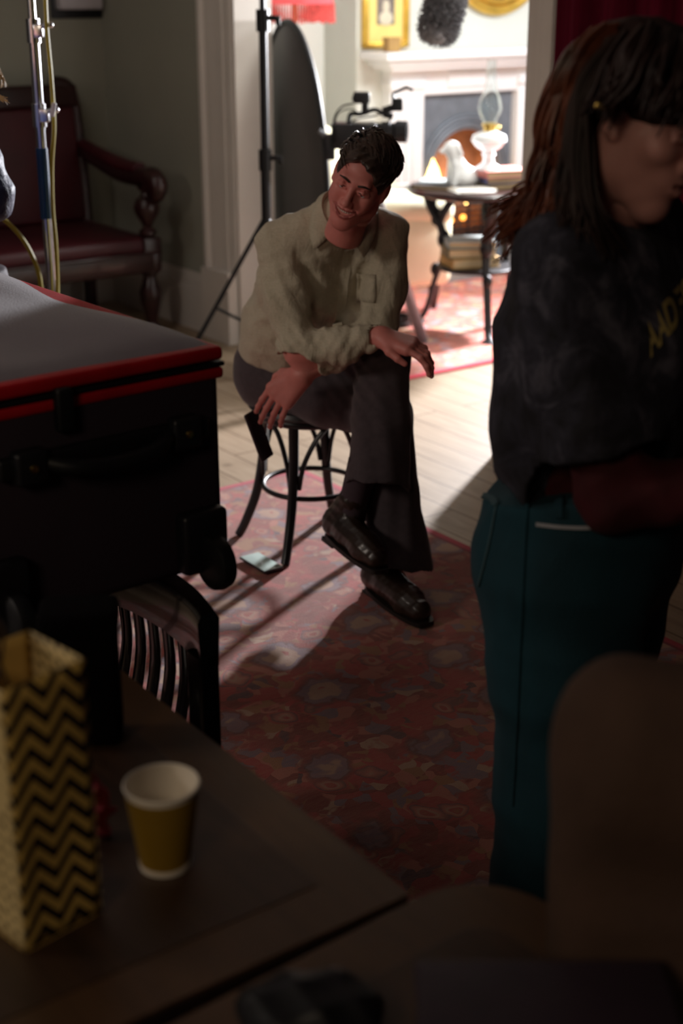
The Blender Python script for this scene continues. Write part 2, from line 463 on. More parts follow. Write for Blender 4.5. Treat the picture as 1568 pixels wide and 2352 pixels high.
def struct(name, mb, m, parent=None, **k):
    o = mb.build(name, m, parent, **k); o['kind'] = 'structure'; return o
def dup(root, loc=None, rotz=None, label=None, name=None):
    r = root.copy(); COL.objects.link(r)
    if loc is not None: r.location = loc
    if rotz is not None: r.rotation_euler = (0, 0, rotz)
    if label: r['label'] = label
    for ch in list(root.children):
        c = ch.copy(); COL.objects.link(c); c.parent = r
        for g in ch.children:
            d = g.copy(); COL.objects.link(d); d.parent = c
    return r

# ------------------------------------------------------------------ signed-distance sculpting
class Vol:
    def __init__(s, lo, hi, h):
        s.lo = np.array(lo, float); s.h = h
        s.n = [int((hi[i] - lo[i]) / h) + 2 for i in range(3)]
        s.ax = [s.lo[i] + h * np.arange(s.n[i]) for i in range(3)]
        s.f = np.full(s.n, .08, np.float32)
    def sub(s, lo, hi, m):
        sl = []
        for i in range(3):
            a = int(max(0, (lo[i] - m - s.lo[i]) / s.h)); b = int(min(s.n[i], (hi[i] + m - s.lo[i]) / s.h + 2)); sl.append(slice(a, max(a, b)))
        X = s.ax[0][sl[0]][:, None, None]; Y = s.ax[1][sl[1]][None, :, None]; Z = s.ax[2][sl[2]][None, None, :]
        return tuple(sl), X, Y, Z
    def comb(s, sl, d, k, neg):
        a = s.f[sl]; d = d.astype(np.float32)
        if neg:
            a = -a
            h = np.maximum(k - np.abs(a - d), 0) / max(k, 1e-6); s.f[sl] = -(np.minimum(a, d) - h * h * k * .25)
        else:
            h = np.maximum(k - np.abs(a - d), 0) / max(k, 1e-6); s.f[sl] = np.minimum(a, d) - h * h * k * .25
    def cap(s, a, b, ra, rb, k=.02, neg=False, flat=None):
        a = np.array(a, float); b = np.array(b, float); R = max(ra, rb)
        sl, X, Y, Z = s.sub(np.minimum(a, b) - R, np.maximum(a, b) + R, k + .03)
        ba = b - a; L = max((ba ** 2).sum(), 1e-9)
        t = np.clip(((X - a[0]) * ba[0] + (Y - a[1]) * ba[1] + (Z - a[2]) * ba[2]) / L, 0, 1)
        dx = X - a[0] - t * ba[0]; dy = Y - a[1] - t * ba[1]; dz = Z - a[2] - t * ba[2]
        if flat is not None:
            n, q = flat; n = np.array(n, float); n /= np.linalg.norm(n)
            dn = dx * n[0] + dy * n[1] + dz * n[2]
            e = dn * (1 / q - 1); dx = dx + e * n[0]; dy = dy + e * n[1]; dz = dz + e * n[2]
        d = np.sqrt(dx * dx + dy * dy + dz * dz) - (ra + (rb - ra) * t)
        if flat is not None: d = d * .75
        s.comb(sl, d, k, neg); return s
    def chain(s, pts, rs, k=.02, **kw):
        for i in range(len(pts) - 1): s.cap(pts[i], pts[i + 1], rs[i], rs[i + 1], k, **kw)
        return s
    def ell(s, c, r, R=None, k=.02, neg=False):
        c = np.array(c, float)
        if not hasattr(r, '__len__'): r = (r, r, r)
        m = max(r); sl, X, Y, Z = s.sub(c - m, c + m, k + .03)
        x, y, z = X - c[0], Y - c[1], Z - c[2]
        if R is not None:
            R = np.array(R); x, y, z = (x * R[0, 0] + y * R[1, 0] + z * R[2, 0], x * R[0, 1] + y * R[1, 1] + z * R[2, 1], x * R[0, 2] + y * R[1, 2] + z * R[2, 2])
        k0 = np.sqrt((x / r[0]) ** 2 + (y / r[1]) ** 2 + (z / r[2]) ** 2); k1 = np.sqrt((x / r[0] ** 2) ** 2 + (y / r[1] ** 2) ** 2 + (z / r[2] ** 2) ** 2)
        d = k0 * (k0 - 1) / np.maximum(k1, 1e-6)
        d = np.where(k0 < 1e-3, -min(r), d)
        s.comb(sl, d, k, neg); return s
    def box(s, c, hd, R=None, rd=.01, k=.01, neg=False):
        c = np.array(c, float); m = float(np.linalg.norm(hd)); sl, X, Y, Z = s.sub(c - m, c + m, k + .02)
        x, y, z = X - c[0], Y - c[1], Z - c[2]
        if R is not None:
            R = np.array(R); x, y, z = (x * R[0, 0] + y * R[1, 0] + z * R[2, 0], x * R[0, 1] + y * R[1, 1] + z * R[2, 1], x * R[0, 2] + y * R[1, 2] + z * R[2, 2])
        qx, qy, qz = np.abs(x) - hd[0] + rd, np.abs(y) - hd[1] + rd, np.abs(z) - hd[2] + rd
        d = np.sqrt(np.maximum(qx, 0) ** 2 + np.maximum(qy, 0) ** 2 + np.maximum(qz, 0) ** 2) + np.minimum(np.maximum(qx, np.maximum(qy, qz)), 0) - rd
        s.comb(sl, d, k, neg); return s
    def cut(s, p, n, c=None, rad=None, k=.004):
        """remove the half space beyond p in direction n (optionally only within rad of c)"""
        p = np.array(p, float); n = np.array(n, float); n /= np.linalg.norm(n)
        X = s.ax[0][:, None, None]; Y = s.ax[1][None, :, None]; Z = s.ax[2][None, None, :]
        d = (X - p[0]) * n[0] + (Y - p[1]) * n[1] + (Z - p[2]) * n[2]
        new = np.maximum(s.f, d)
        if rad:
            c = np.array(c if c is not None else p, float)
            m = ((X - c[0]) ** 2 + (Y - c[1]) ** 2 + (Z - c[2]) ** 2) < rad * rad
            s.f = np.where(m, new, s.f).astype(np.float32)
        else: s.f = new.astype(np.float32)
        return s
    def disp(s, fn):
        X = s.ax[0][:, None, None]; Y = s.ax[1][None, :, None]; Z = s.ax[2][None, None, :]
        s.f = (s.f + fn(X, Y, Z)).astype(np.float32); return s
    def mesh(s):
        f = s.f.copy()
        f[0] = f[-1] = .05; f[:, 0] = f[:, -1] = .05; f[:, :, 0] = f[:, :, -1] = .05
        ins = f < 0
        nx, ny, nz = f.shape
        cx, cy, cz = nx - 1, ny - 1, nz - 1
        cnt = np.zeros((cx, cy, cz), np.int8)
        for i in (0, 1):
            for j in (0, 1):
                for k in (0, 1): cnt += ins[i:cx + i, j:cy + j, k:cz + k]
        act = (cnt > 0) & (cnt < 8)
        I, J, K = np.nonzero(act)
        idx = np.full((cx, cy, cz), -1, np.int64); idx[I, J, K] = np.arange(len(I))
        acc = np.zeros((len(I), 3)); num = np.zeros(len(I))
        cor = [(i, j, k) for i in (0, 1) for j in (0, 1) for k in (0, 1)]
        for a in range(8):
            for b in range(a + 1, 8):
                ca, cb = np.array(cor[a]), np.array(cor[b])
                if np.abs(ca - cb).sum() != 1: continue
                va = f[I + ca[0], J + ca[1], K + ca[2]]; vb = f[I + cb[0], J + cb[1], K + cb[2]]
                m = (va < 0) != (vb < 0)
                t = np.where(m, va / np.where(va == vb, 1, va - vb), 0)
                acc += np.where(m[:, None], ca + t[:, None] * (cb - ca), 0); num += m
        P = acc / num[:, None] + np.stack([I, J, K], 1)
        V = s.lo + P * s.h
        faces = []
        for ax in range(3):
            d = [0, 0, 0]; d[ax] = 1
            a = ins[:nx - d[0], :ny - d[1], :nz - d[2]]; b = ins[d[0]:, d[1]:, d[2]:]
            u, v = [(1, 2), (2, 0), (0, 1)][ax]
            ii = np.nonzero(a != b); Q = np.stack(ii, 1)
            ok = (Q[:, u] > 0) & (Q[:, v] > 0)
            Q = Q[ok]
            fl = a[Q[:, 0], Q[:, 1], Q[:, 2]]
            eu = np.zeros(3, int); eu[u] = 1; ev = np.zeros(3, int); ev[v] = 1
            q0 = Q - eu - ev; q1 = Q - ev; q2 = Q; q3 = Q - eu
            g = [idx[q[:, 0], q[:, 1], q[:, 2]] for q in (q0, q1, q2, q3)]
            F = np.stack(g, 1); F = np.where(fl[:, None], F, F[:, ::-1]); faces.append(F)
        F = np.concatenate(faces); F = F[(F >= 0).all(1)]
        return V, F
def np_obj(name, parts, m, parent=None, off=(0, 0, 0), smooth_it=1):
    """parts: list of (V,F) joined into one mesh"""
    Vs, Fs, n = [], [], 0
    for V, F in parts: Vs.append(V); Fs.append(F + n); n += len(V)
    V = np.concatenate(Vs) - np.array(off); F = np.concatenate(Fs)
    me = bpy.data.meshes.new(name)
    me.vertices.add(len(V)); me.vertices.foreach_set('co', V.astype(np.float32).ravel())
    me.loops.add(F.size); me.loops.foreach_set('vertex_index', F.astype(np.int32).ravel())
    me.polygons.add(len(F)); me.polygons.foreach_set('loop_start', np.arange(0, F.size, 4, dtype=np.int32))
    me.polygons.foreach_set('loop_total', np.full(len(F), 4, np.int32))
    me.update(calc_edges=True); me.validate()
    me.polygons.foreach_set('use_smooth', [True] * len(me.polygons))
    me.materials.append(MATS[m] if isinstance(m, str) else m)
    o = bpy.data.objects.new(name, me); link(o, parent)
    if smooth_it:
        md = o.modifiers.new('smooth', 'SMOOTH'); md.factor = .5; md.iterations = smooth_it
    return o
def xf(VF, R, t, sc=1.0):
    V, F = VF; return (V * sc) @ np.array(R).T + np.array(t), F
def wrinkle(amp, dirs, seed=0, warp=1.0):
    r = np.random.default_rng(seed)
    ph = r.uniform(0, 6, len(dirs)); wv = r.normal(0, 9, (len(dirs), 3))
    def fn(X, Y, Z):
        d = 0
        for i, (k, a) in enumerate(dirs):
            q = k[0] * X + k[1] * Y + k[2] * Z + ph[i] + warp * np.sin(wv[i, 0] * X + wv[i, 1] * Y + wv[i, 2] * Z + ph[i])
            d = d + a * (np.abs(np.sin(q)) - .6)
        return amp * d
    return fn
def bvh_of(o):
    me = o.data; mw = Matrix.Translation(o.location)
    off = Vector((0, 0, 0)); p = o
    while p: off += p.location; p = p.parent
    return BVHTree.FromPolygons([v.co + off for v in me.vertices], [tuple(p.vertices) for p in me.polygons])
def hit(bv, px, py, lift=.002, maxd=20):
    d = ray(px, py); r = bv.ray_cast(Vector((0, 0, CAM_H)), d, maxd)
    if r[0] is None: return None
    n = r[1] if r[1].dot(d) < 0 else -r[1]
    return r[0] + n * lift, n
def strip_on(bv, pts, width, thick=.002, n=10, lift=.001):
    """a thin raised strip following screen points over a surface"""
    mb = MB(); H = []
    P = spline([(p[0], p[1], 0) for p in pts], n)
    for p in P:
        h = hit(bv, p.x, p.y, lift)
        if h: H.append(h)
    rows = []
    for i, (p, nn) in enumerate(H):
        d = (H[min(i + 1, len(H) - 1)][0] - H[max(i - 1, 0)][0]).normalized(); s = nn.cross(d).normalized()
        rows.append([p - s * width / 2 - nn * .003, p - s * width / 2 + nn * thick, p + s * width / 2 + nn * thick, p + s * width / 2 - nn * .003])
    vs = [q for r in rows for q in r]; fs = []
    for i in range(len(rows) - 1):
        for k in range(4):
            fs.append((i * 4 + k, i * 4 + (k + 1) % 4, (i + 1) * 4 + (k + 1) % 4, (i + 1) * 4 + k))
    if rows: fs.append((0, 1, 2, 3)); fs.append(tuple((len(rows) - 1) * 4 + k for k in (3, 2, 1, 0)))
    mb.add(vs, fs); return mb
def locks(guides, n, spread, r, seed=0, seg=5, taper=True, wave=0.0, nn=5):
    """many tapered strands around guide curves"""
    rr = random.Random(seed); mb = MB()
    for g in guides:
        g = [Vector(p) for p in g]
        for i in range(n):
            o0 = Vector([rr.gauss(0, 1) for _ in range(3)]) * spread; o1 = Vector([rr.gauss(0, 1) for _ in range(3)]) * spread
            ph = rr.uniform(0, 6); ps = []
            P = spline(g, nn)
            for j, p in enumerate(P):
                t = j / (len(P) - 1)
                wv = Vector((math.sin(ph + t * 9), math.cos(ph + t * 7), 0)) * wave * t
                ps.append(p + o0.lerp(o1, t) * (.5 + .8 * t) + wv)
            R = [r * (1 - .75 * (j / (len(ps) - 1)) ** 1.5) if taper else r for j in range(len(ps))]
            mb.tube(ps, R, seg=seg)
    return mb
# ================================================================== the setting
CEIL = 2.95
def tbox(mb, u0, u1, v0, v1, z0, z1):
    c = T((u0 + u1) / 2, (v0 + v1) / 2, (z0 + z1) / 2); mb.box(c, (abs(u1 - u0), abs(v1 - v0), z1 - z0), PHI); return mb
# wooden floor, oriented with the house
m = MB(); m.box((0, -3, -.03), (11.5, 12, .06)); fl = struct('floor', m, 'floor_boards', smooth=False); fl.rotation_euler = (0, 0, PHI); fl.location = T(-.4, 1.2)
m = MB(); tbox(m, -5.2, 4.9, -.6, 5.2, CEIL, CEIL + .1); m.smooth = False; struct('ceiling', m, 'ceiling_paint')
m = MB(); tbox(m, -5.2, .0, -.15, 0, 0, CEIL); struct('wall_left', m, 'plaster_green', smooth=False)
# wall with the wide opening
V0, V1, OPH = 1.33, 3.36, 2.35
m = MB(); tbox(m, 0, .20, -.15, V0, 0, CEIL); tbox(m, 0, .20, V1, 5.2, 0, CEIL); tbox(m, 0, .20, V0, V1, OPH, CEIL)
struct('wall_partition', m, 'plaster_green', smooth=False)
# opening lining and architraves
m = MB(); tbox(m, -.005, .205, V0 - .005, V0 + .02, 0, OPH); tbox(m, -.005, .205, V1 - .02, V1 + .005, 0, OPH); tbox(m, -.005, .205, V0, V1, OPH - .02, OPH + .005)
struct('trim_1', m, 'paint_white', smooth=False)
def architrave(n, v, s):
    m = MB()
    w = .25 if s < 0 else .165
    prof = [(0, 0), (0, -.012), (.02, -.02), (.05, -.02), (.06, -.028), (w * .55, -.028), (w * .6, -.035), (w * .8, -.035), (w * .86, -.055), (w - .01, -.055), (w, -.04), (w, 0)]
    vs = [T(b, v + s * a, z) for z in (0, OPH + .1) for a, b in prof]; k = len(prof)
    m.add(vs, [tuple(range(k))[::-1], tuple(range(k, 2 * k))] + [(i, (i + 1) % k, k + (i + 1) % k, k + i) for i in range(k)])
    m2 = m; tbox(m2, -.065, 0, min(v, v + s * (w + .01)), max(v, v + s * (w + .01)), 0, .36)
    struct('trim_%d' % n, m2, 'paint_white')
architrave(2, V0, -1); architrave(3, V1, 1)
def skirting(name, pts, h=.30, d=.028):
    m = MB(); (u0, v0), (u1, v1) = pts
    if abs(v1 - v0) < 1e-6:
        s = d; tbox(m, u0, u1, v0, v0 + s, 0, h * .72); tbox(m, u0, u1, v0, v0 + s * .72, h * .72, h * .9); tbox(m, u0, u1, v0, v0 + s * .45, h * .9, h)
    else:
        s = -d; tbox(m, u0 + s, u0, v0, v1, 0, h * .72); tbox(m, u0 + s * .72, u0, v0, v1, h * .72, h * .9); tbox(m, u0 + s * .45, u0, v0, v1, h * .9, h)
    struct(name, m, 'paint_white', smooth=False)
skirting('baseboard_left', [(-5.2, 0), (0, 0)]); skirting('baseboard_right', [(0, 0), (0, V0 - .27)])
# back room shell
m = MB(); tbox(m, .20, 4.9, -.2, -.05, 0, CEIL); struct('wall_alcove', m, 'plaster_sage_lit', smooth=False)
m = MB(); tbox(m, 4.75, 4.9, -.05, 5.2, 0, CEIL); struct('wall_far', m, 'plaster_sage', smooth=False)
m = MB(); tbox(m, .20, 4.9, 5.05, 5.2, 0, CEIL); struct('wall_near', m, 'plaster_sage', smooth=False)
# chimney breast with firebox opening
FU, FV = 2.33, .28
m = MB(); tbox(m, 1.5, FU - .30, -.05, FV, 0, CEIL); tbox(m, FU + .30, 3.3, -.05, FV, 0, CEIL); tbox(m, FU - .30, FU + .30, -.05, FV, .95, CEIL)
tbox(m, FU - .3, FU + .3, -.05, 0, 0, .95)
struct('wall_chimney', m, 'plaster_sage', smooth=False)

# things aligned with the house: local x along a, local y into the distance
def fireplace():
    t = thing('fireplace', 'white painted fireplace with arched iron insert and lit fire in back room', 'fireplace', T(FU, FV), PHI)
    for s in (-1, 1):
        m = MB(); m.box((s * .515, -.045, .61), (.26, .09, 1.22), bev=.004); m.box((s * .515, -.055, .08), (.28, .11, .16), bev=.004)
        for k in (-1, 0, 1): m.box((s * .515 + k * .055, -.095, .62), (.025, .012, .80), bev=.004)
        m.box((s * .515, -.055, 1.13), (.28, .11, .05), bev=.006)
        m.build('pilaster', 'paint_bright', t)
    m = MB(); m.box((0, -.04, 1.145), (1.02, .08, .155), bev=.004); m.box((0, -.085, 1.15), (.40, .02, .09), bev=.006)
    m.build('frieze', 'paint_bright', t)
    m = MB(); m.box((0, -.10, 1.235), (1.44, .20, .03), bev=.008); m.box((0, -.115, 1.262), (1.52, .23, .03), bev=.01); m.box((0, -.13, 1.305), (1.62, .28, .05), bev=.012)
    m.build('mantel_shelf', 'paint_bright', t)
    # iron insert with arch
    AZ = .565
    def arch(r, n=24): return [(r * math.cos(PI - PI * i / n), AZ + r * math.sin(PI - PI * i / n)) for i in range(n + 1)]
    def plate(ri, outer, y0, y1, m):
        inn = [(-ri, .0)] + arch(ri) + [(ri, .0)]
        k = len(inn); out = []
        W2, H2 = outer
        for (x, z) in inn:
            if z <= AZ: out.append((-W2 if x < 0 else W2, z))
            else:
                a = math.atan2(z - AZ, x); ca, sa = math.cos(a), math.sin(a)
                q = min(W2 / max(abs(ca), 1e-6), (H2 - AZ) / max(abs(sa), 1e-6)); out.append((q * ca, AZ + q * sa))
        vs = [(x, y, z) for y in (y0, y1) for (x, z) in inn + out]; fs = []
        for i in range(k - 1):
            for o in (0, 2 * k):
                fs.append((o + i, o + i + 1, o + k + i + 1, o + k + i))
            fs.append((i, i + 1, 2 * k + i + 1, 2 * k + i)); fs.append((k + i, k + i + 1, 3 * k + i + 1, 3 * k + i))
        m.add(vs, fs)
    m = MB(); plate(.285, (.385, 1.066), -.03, .0, m); m.build('insert_plate', 'iron_grey', t)
    m = MB()
    for r, w, y in ((.288, .010, -.035), (.31, .016, -.04), (.34, .012, -.045), (.362, .010, -.04)):
        pts = [(-r, y, 0)] + [(x, y, z) for x, z in arch(r)] + [(r, y, 0)]
        m.tube(pts, w, seg=8)
    m.build('arch_moulding', 'iron_grey', t)
    m = MB(); m.box((0, .19, .45), (.58, .02, .9)); m.box((-.285, .1, .45), (.02, .2, .9)); m.box((.285, .1, .45), (.02, .2, .9))
    m.build('firebrick_back', 'firebrick', t, smooth=False)
    m = MB()
    for k in range(5): m.tube([(-.25, -.07, .24 + k * .035), (0, -.10, .24 + k * .035), (.25, -.07, .24 + k * .035)], .008, seg=8, n=6)
    for x in (-.24, -.12, 0, .12, .24): m.tube([(x, -.085 + abs(x) * .06, .18), (x, -.085 + abs(x) * .06, .42)], .009, seg=8)
    m.box((0, -.05, .20), (.52, .12, .02), bev=.004)
    m.build('grate', 'black_metal', t)
    m = MB(); m.prism([(-.30, .0), (.30, .0), (.26, .14), (-.26, .14)], 'y', -.10, -.02); m.box((0, -.09, .155), (.5, .05, .03), bev=.008); m.sph((0, -.11, .08), (.05, .02, .03))
    m.build('ash_cover', 'iron_grey', t)
    m = MB(); rr = random.Random(3)
    for i in range(26): m.sph((rr.uniform(-.21, .21), rr.uniform(-.05, .10), .24 + rr.uniform(0, .10)), (rr.uniform(.03, .045), rr.uniform(.03, .04), rr.uniform(.02, .035)), seg=8, rings=5)
    m.build('coal', 'coal', t)
    for (x, z, h) in ((-.275, .50, .19), (-.12, .36, .10), (.16, .36, .07), (.02, .36, .06)):
        m = MB(); k_ = h / .13; m.lathe([(0.0, 0), (.028 * k_, .02), (.036 * k_, .35 * h), (.024 * k_, .65 * h), (.009, .9 * h), (0, h)], (x, -.05, z), seg=14); m.build('flame', 'flame', t)
    for (x, z) in ((-.17, .30), (-.07, .31)):
        m = MB(); m.sph((x, -.115, z), (.020, .012, .017), seg=12, rings=8); m.build('ember', 'ember', t)
fireplace()
m = MB(); m.box((0, -.27, .015), (1.5, .5, .03), bev=.006)
o = m.build('hearth_slab', 'hearth_tile'); o.location = T(FU, FV); o.rotation_euler = (0, 0, PHI); tag(o, 'dark tiled hearth slab on the floor before the fireplace', 'hearth')

def picture():
    t = thing('picture', 'gold framed small vignette portrait hung above mantel shelf', 'picture', T(1.70, FV, 1.345), PHI)
    w, h = .34, .46
    m = MB()
    for s in (-1, 1): m.box((s * (w / 2 - .018), -.02, h / 2), (.036, .035, h), bev=.008)
    for z in (.018, h - .018): m.box((0, -.02, z), (w, .035, .036), bev=.008)
    m.build('frame', 'gold', t)
    m = MB(); m.box((0, -.012, h / 2), (w - .06, .008, h - .06)); m.build('mount', 'gold_mat', t, smooth=False)
    m = MB(); m.box((0, -.018, .205), (.13, .004, .15)); m.build('portrait_print', 'portrait_dark', t, smooth=False)
    m = MB(); m.sph((0, -.021, .23), (.026, .003, .036)); m.sph((0, -.021, .165), (.05, .003, .04)); m.build('portrait_figure', 'portrait_pale', t)
picture()
def mirror():
    t = thing('round_mirror', 'round gilded mirror with blue reflection hung above mantel', 'mirror', T(2.56, FV, 1.93), PHI)
    M = Matrix.Rotation(PI / 2, 3, 'X')
    m = MB(); m.torus((0, -.03, 0), .385, .032, 64, 12, M); m.torus((0, -.04, 0), .335, .018, 64, 10, M); m.torus((0, -.03, 0), .30, .014, 64, 10, M); m.build('frame', 'gold', t)
    m = MB(); m.lathe([(0, .022), (.1, .021), (.2, .017), (.295, .006), (.295, -.004), (0, -.004)], (0, -.02, 0), 48, R=Matrix.Rotation(PI / 2, 3, 'X')); m.build('glass', 'mirror_glass', t)
mirror()
m = MB(); m.box((0, 0, .035), (.09, .06, .07), bev=.006); m.box((0, 0, .074), (.096, .066, .012), bev=.004)
o = m.build('trinket_box', 'cover_ochre'); o.location = T(1.62, .46, 1.331); o.rotation_euler = (0, 0, PHI); tag(o, 'small beige box on mantel shelf under the gold framed portrait', 'box')

# rugs
def rugthing(name, u0, u1, v0, v1, m_, label):
    m = MB(); nx, ny = 40, 40; Wd, Hd = u1 - u0, v1 - v0; vs = []; fs = []
    rr = np.random.default_rng(5); 
    for j in range(ny + 1):
        for i in range(nx + 1):
            x = Wd * i / nx; y = Hd * j / ny
            vs.append((x, y, .010 + .002 * math.sin(x * 3.1 + y * 1.7) + .001 * math.sin(y * 7 + x)))
    n = len(vs); vs += [(x, y, 0.001) for x, y, z in vs]
    for j in range(ny):
        for i in range(nx):
            a = j * (nx + 1) + i; fs.append((a, a + 1, a + nx + 2, a + nx + 1)); fs.append(tuple(q + n for q in (a, a + nx + 1, a + nx + 2, a + 1)))
    bd = [i for i in range(nx + 1)] + [(j) * (nx + 1) + nx for j in range(1, ny + 1)] + [ny * (nx + 1) + i for i in range(nx - 1, -1, -1)] + [j * (nx + 1) for j in range(ny - 1, 0, -1)]
    for i in range(len(bd)):
        a, b = bd[i], bd[(i + 1) % len(bd)]; fs.append((a, b, b + n, a + n))
    return vs, fs
def rug_obj(name, u0, u1, v0, v1, m_, label, origin):
    vs, fs = rugthing(name, u0, u1, v0, v1, m_, label)
    # local frame: x along a, y along -b ; shift so material border values fit
    ou, ov = origin
    vs = [((u0 + x) - ou, -((v1 - y) - ov), z) for x, y, z in vs]
    m = MB(); m.add(vs, fs); o = m.build(name, m_); o.location = T(ou, ov); o.rotation_euler = (0, 0, PHI); tag(o, label, 'rug'); return o
rug_obj('persian_rug', -3.78, -.88, 3.15, 9.55, 'front_rug', 'worn red patterned rug under the bentwood stool in the near room', (-.88, 3.15))
rug_obj('persian_rug', .22, 3.42, .62, 2.37, 'back_rug', 'pale pink red patterned rug under the iron table in the lit back room', (.22, 2.37))

# ------------------------------------------------------------------ bench in the corner
def bench():
    t = thing('bench', 'dark wooden bench with oxblood leather seat and back in the left corner', 'bench', T(-.20, .10), PHI)
    L = 2.4; D = .82
    m = MB()   # seat cushion: slightly crowned
    m.box((-L / 2, -D / 2, .455), (L - .06, D - .05, .10), bev=.04); m.build('seat', 'oxblood_leather', t)
    m = MB(); m.box((-L / 2, -D + .03, .375), (L, .05, .10), bev=.012); m.box((-L / 2, -D + .012, .425), (L, .03, .015), bev=.006)
    m.box((-.03, -D / 2, .375), (.05, D, .10), bev=.01); m.box((-L + .03, -D / 2, .375), (.05, D, .10), bev=.01); m.build('seat_rail', 'mahogany', t)
    m = MB(); R = Matrix.Rotation(math.radians(-7), 3, 'X')
    m.box((-L / 2, -.07, .80), (L - .14, .06, .60), R, bev=.025); m.build('backrest', 'oxblood_leather', t)
    m = MB()
    m.box((-L / 2, -.045, 1.15), (L - .10, .055, .12), R, bev=.02); m.tube([(-.06, -.10, .44), (-.05, -.06, .8), (-.06, -.03, 1.10), (-.10, -.03, 1.20), (-.18, -.03, 1.215)], .036, seg=10, n=6)
    m.tube([(-L + .06, -.10, .44), (-L + .05, -.06, .8), (-L + .06, -.03, 1.10), (-L + .10, -.03, 1.20), (-L + .18, -.03, 1.215)], .036, seg=10, n=6)
    m.build('back_frame', 'mahogany', t)
    for x in (-.045, -L + .045):
        m = MB(); m.tube([(x, -.08, .90), (x, -.25, .87), (x, -.50, .835), (x, -.70, .83)], [.035, .04, .045, .04], seg=12, n=6, flat=.8); m.build('arm_pad', 'oxblood_leather', t)
        m = MB(); m.tube([(x, -.08, .86), (x, -.25, .83), (x, -.50, .79), (x, -.72, .79), (x, -.83, .80), (x, -.885, .765), (x, -.86, .715), (x, -.81, .735)], [.035, .04, .045, .048, .055, .05, .04, .02], seg=12, n=6)
        m.lathe([(0, -.05), (.04, -.045), (.05, 0), (.04, .045), (0, .05)], (x, -.845, .765), 20, R=Matrix.Rotation(PI / 2, 3, 'Y')); m.build('armrest', 'mahogany', t)
        m = MB(); m.lathe([(.03, 0), (.045, .015), (.045, .03), (.022, .05), (.03, .07), (.062, .12), (.066, .15), (.055, .185), (.028, .205), (.024, .225), (.042, .24), (.045, .25)], (x, -D + .06, .50), 24)
        m.build('arm_post', 'mahogany', t)
        m = MB(); m.box((x, -D + .06, .42), (.10, .10, .16), bev=.01)
        m.lathe([(.03, 0), (.045, .02), (.045, .04), (.03, .06), (.038, .10), (.055, .18), (.058, .22), (.04, .27), (.034, .30), (.05, .32), (.05, .35)], (x, -D + .06, 0), 20); m.build('leg', 'mahogany', t)
        m = MB(); m.box((x, -.06, .22), (.06, .06, .44), bev=.01); m.build('leg', 'mahogany', t)
    m = MB(); m.box((-.62, -.35, .17), (.06, .06, .34), bev=.01); m.build('leg', 'mahogany', t)
bench()
t = thing('shoulder_bag', 'small black bag lying on the cream armchair seat', 'bag', (.33, 7.86, .482), .4)
m = MB(); m.box((0, 0, .07), (.20, .12, .14), bev=.03); m.build('bag_body', 'black_plastic', t)
m = MB(); m.tube([(-.09, 0, .12), (-.05, 0, .19), (.05, 0, .19), (.09, 0, .12)], .006, seg=8, n=6); m.build('strap', 'cover_grey', t)
p = G(905, 742, .02); m = MB()
for k in range(5): m.torus((.008 * math.sin(k * 2), .008 * math.cos(k * 2), .008 + .009 * k), .085 - .003 * k, .006, 32, 8)
o = m.build('cable', 'rubber'); o.location = (p.x, p.y, .012); tag(o, 'coiled black cable on the floor behind the seated man', 'cable')
# box on wall
t = thing('wall_box', 'white plastic box fixed to the wall above the bench', 'control box', T(-.145, 0, 1.575), PHI)
m = MB(); m.box((0, -.035, .12), (.25, .07, .24), bev=.012); m.build('casing', 'white_plastic', t)
m = MB(); m.box((0, -.006, .11), (.31, .012, .31), bev=.004); m.build('backplate', 'black_plastic', t)
# red curtain to the right of the opening
def curtain():
    m = MB(); n = 160; vs = []; fs = []; Lc = 1.45
    for j, z in enumerate((.03, .8, 1.6, 2.5)):
        for i in range(n + 1):
            s = i / n * Lc; d = .035 * math.sin(s * 38) + .015 * math.sin(s * 71 + 1)
            vs.append(T(-.09 + d * (1 - .15 * j), 3.56 + s, z))
    k = n + 1; N = len(vs)
    for j in range(3):
        for i in range(n): fs.append((j * k + i, j * k + i + 1, (j + 1) * k + i + 1, (j + 1) * k + i))
    m.add(vs, fs); o = m.build('curtain', 'velvet_red', smooth=True); so = o.modifiers.new('thickness', 'SOLIDIFY'); so.thickness = .006
    tag(o, 'dark red floor length curtain hanging right of the doorway', 'curtain')
curtain()

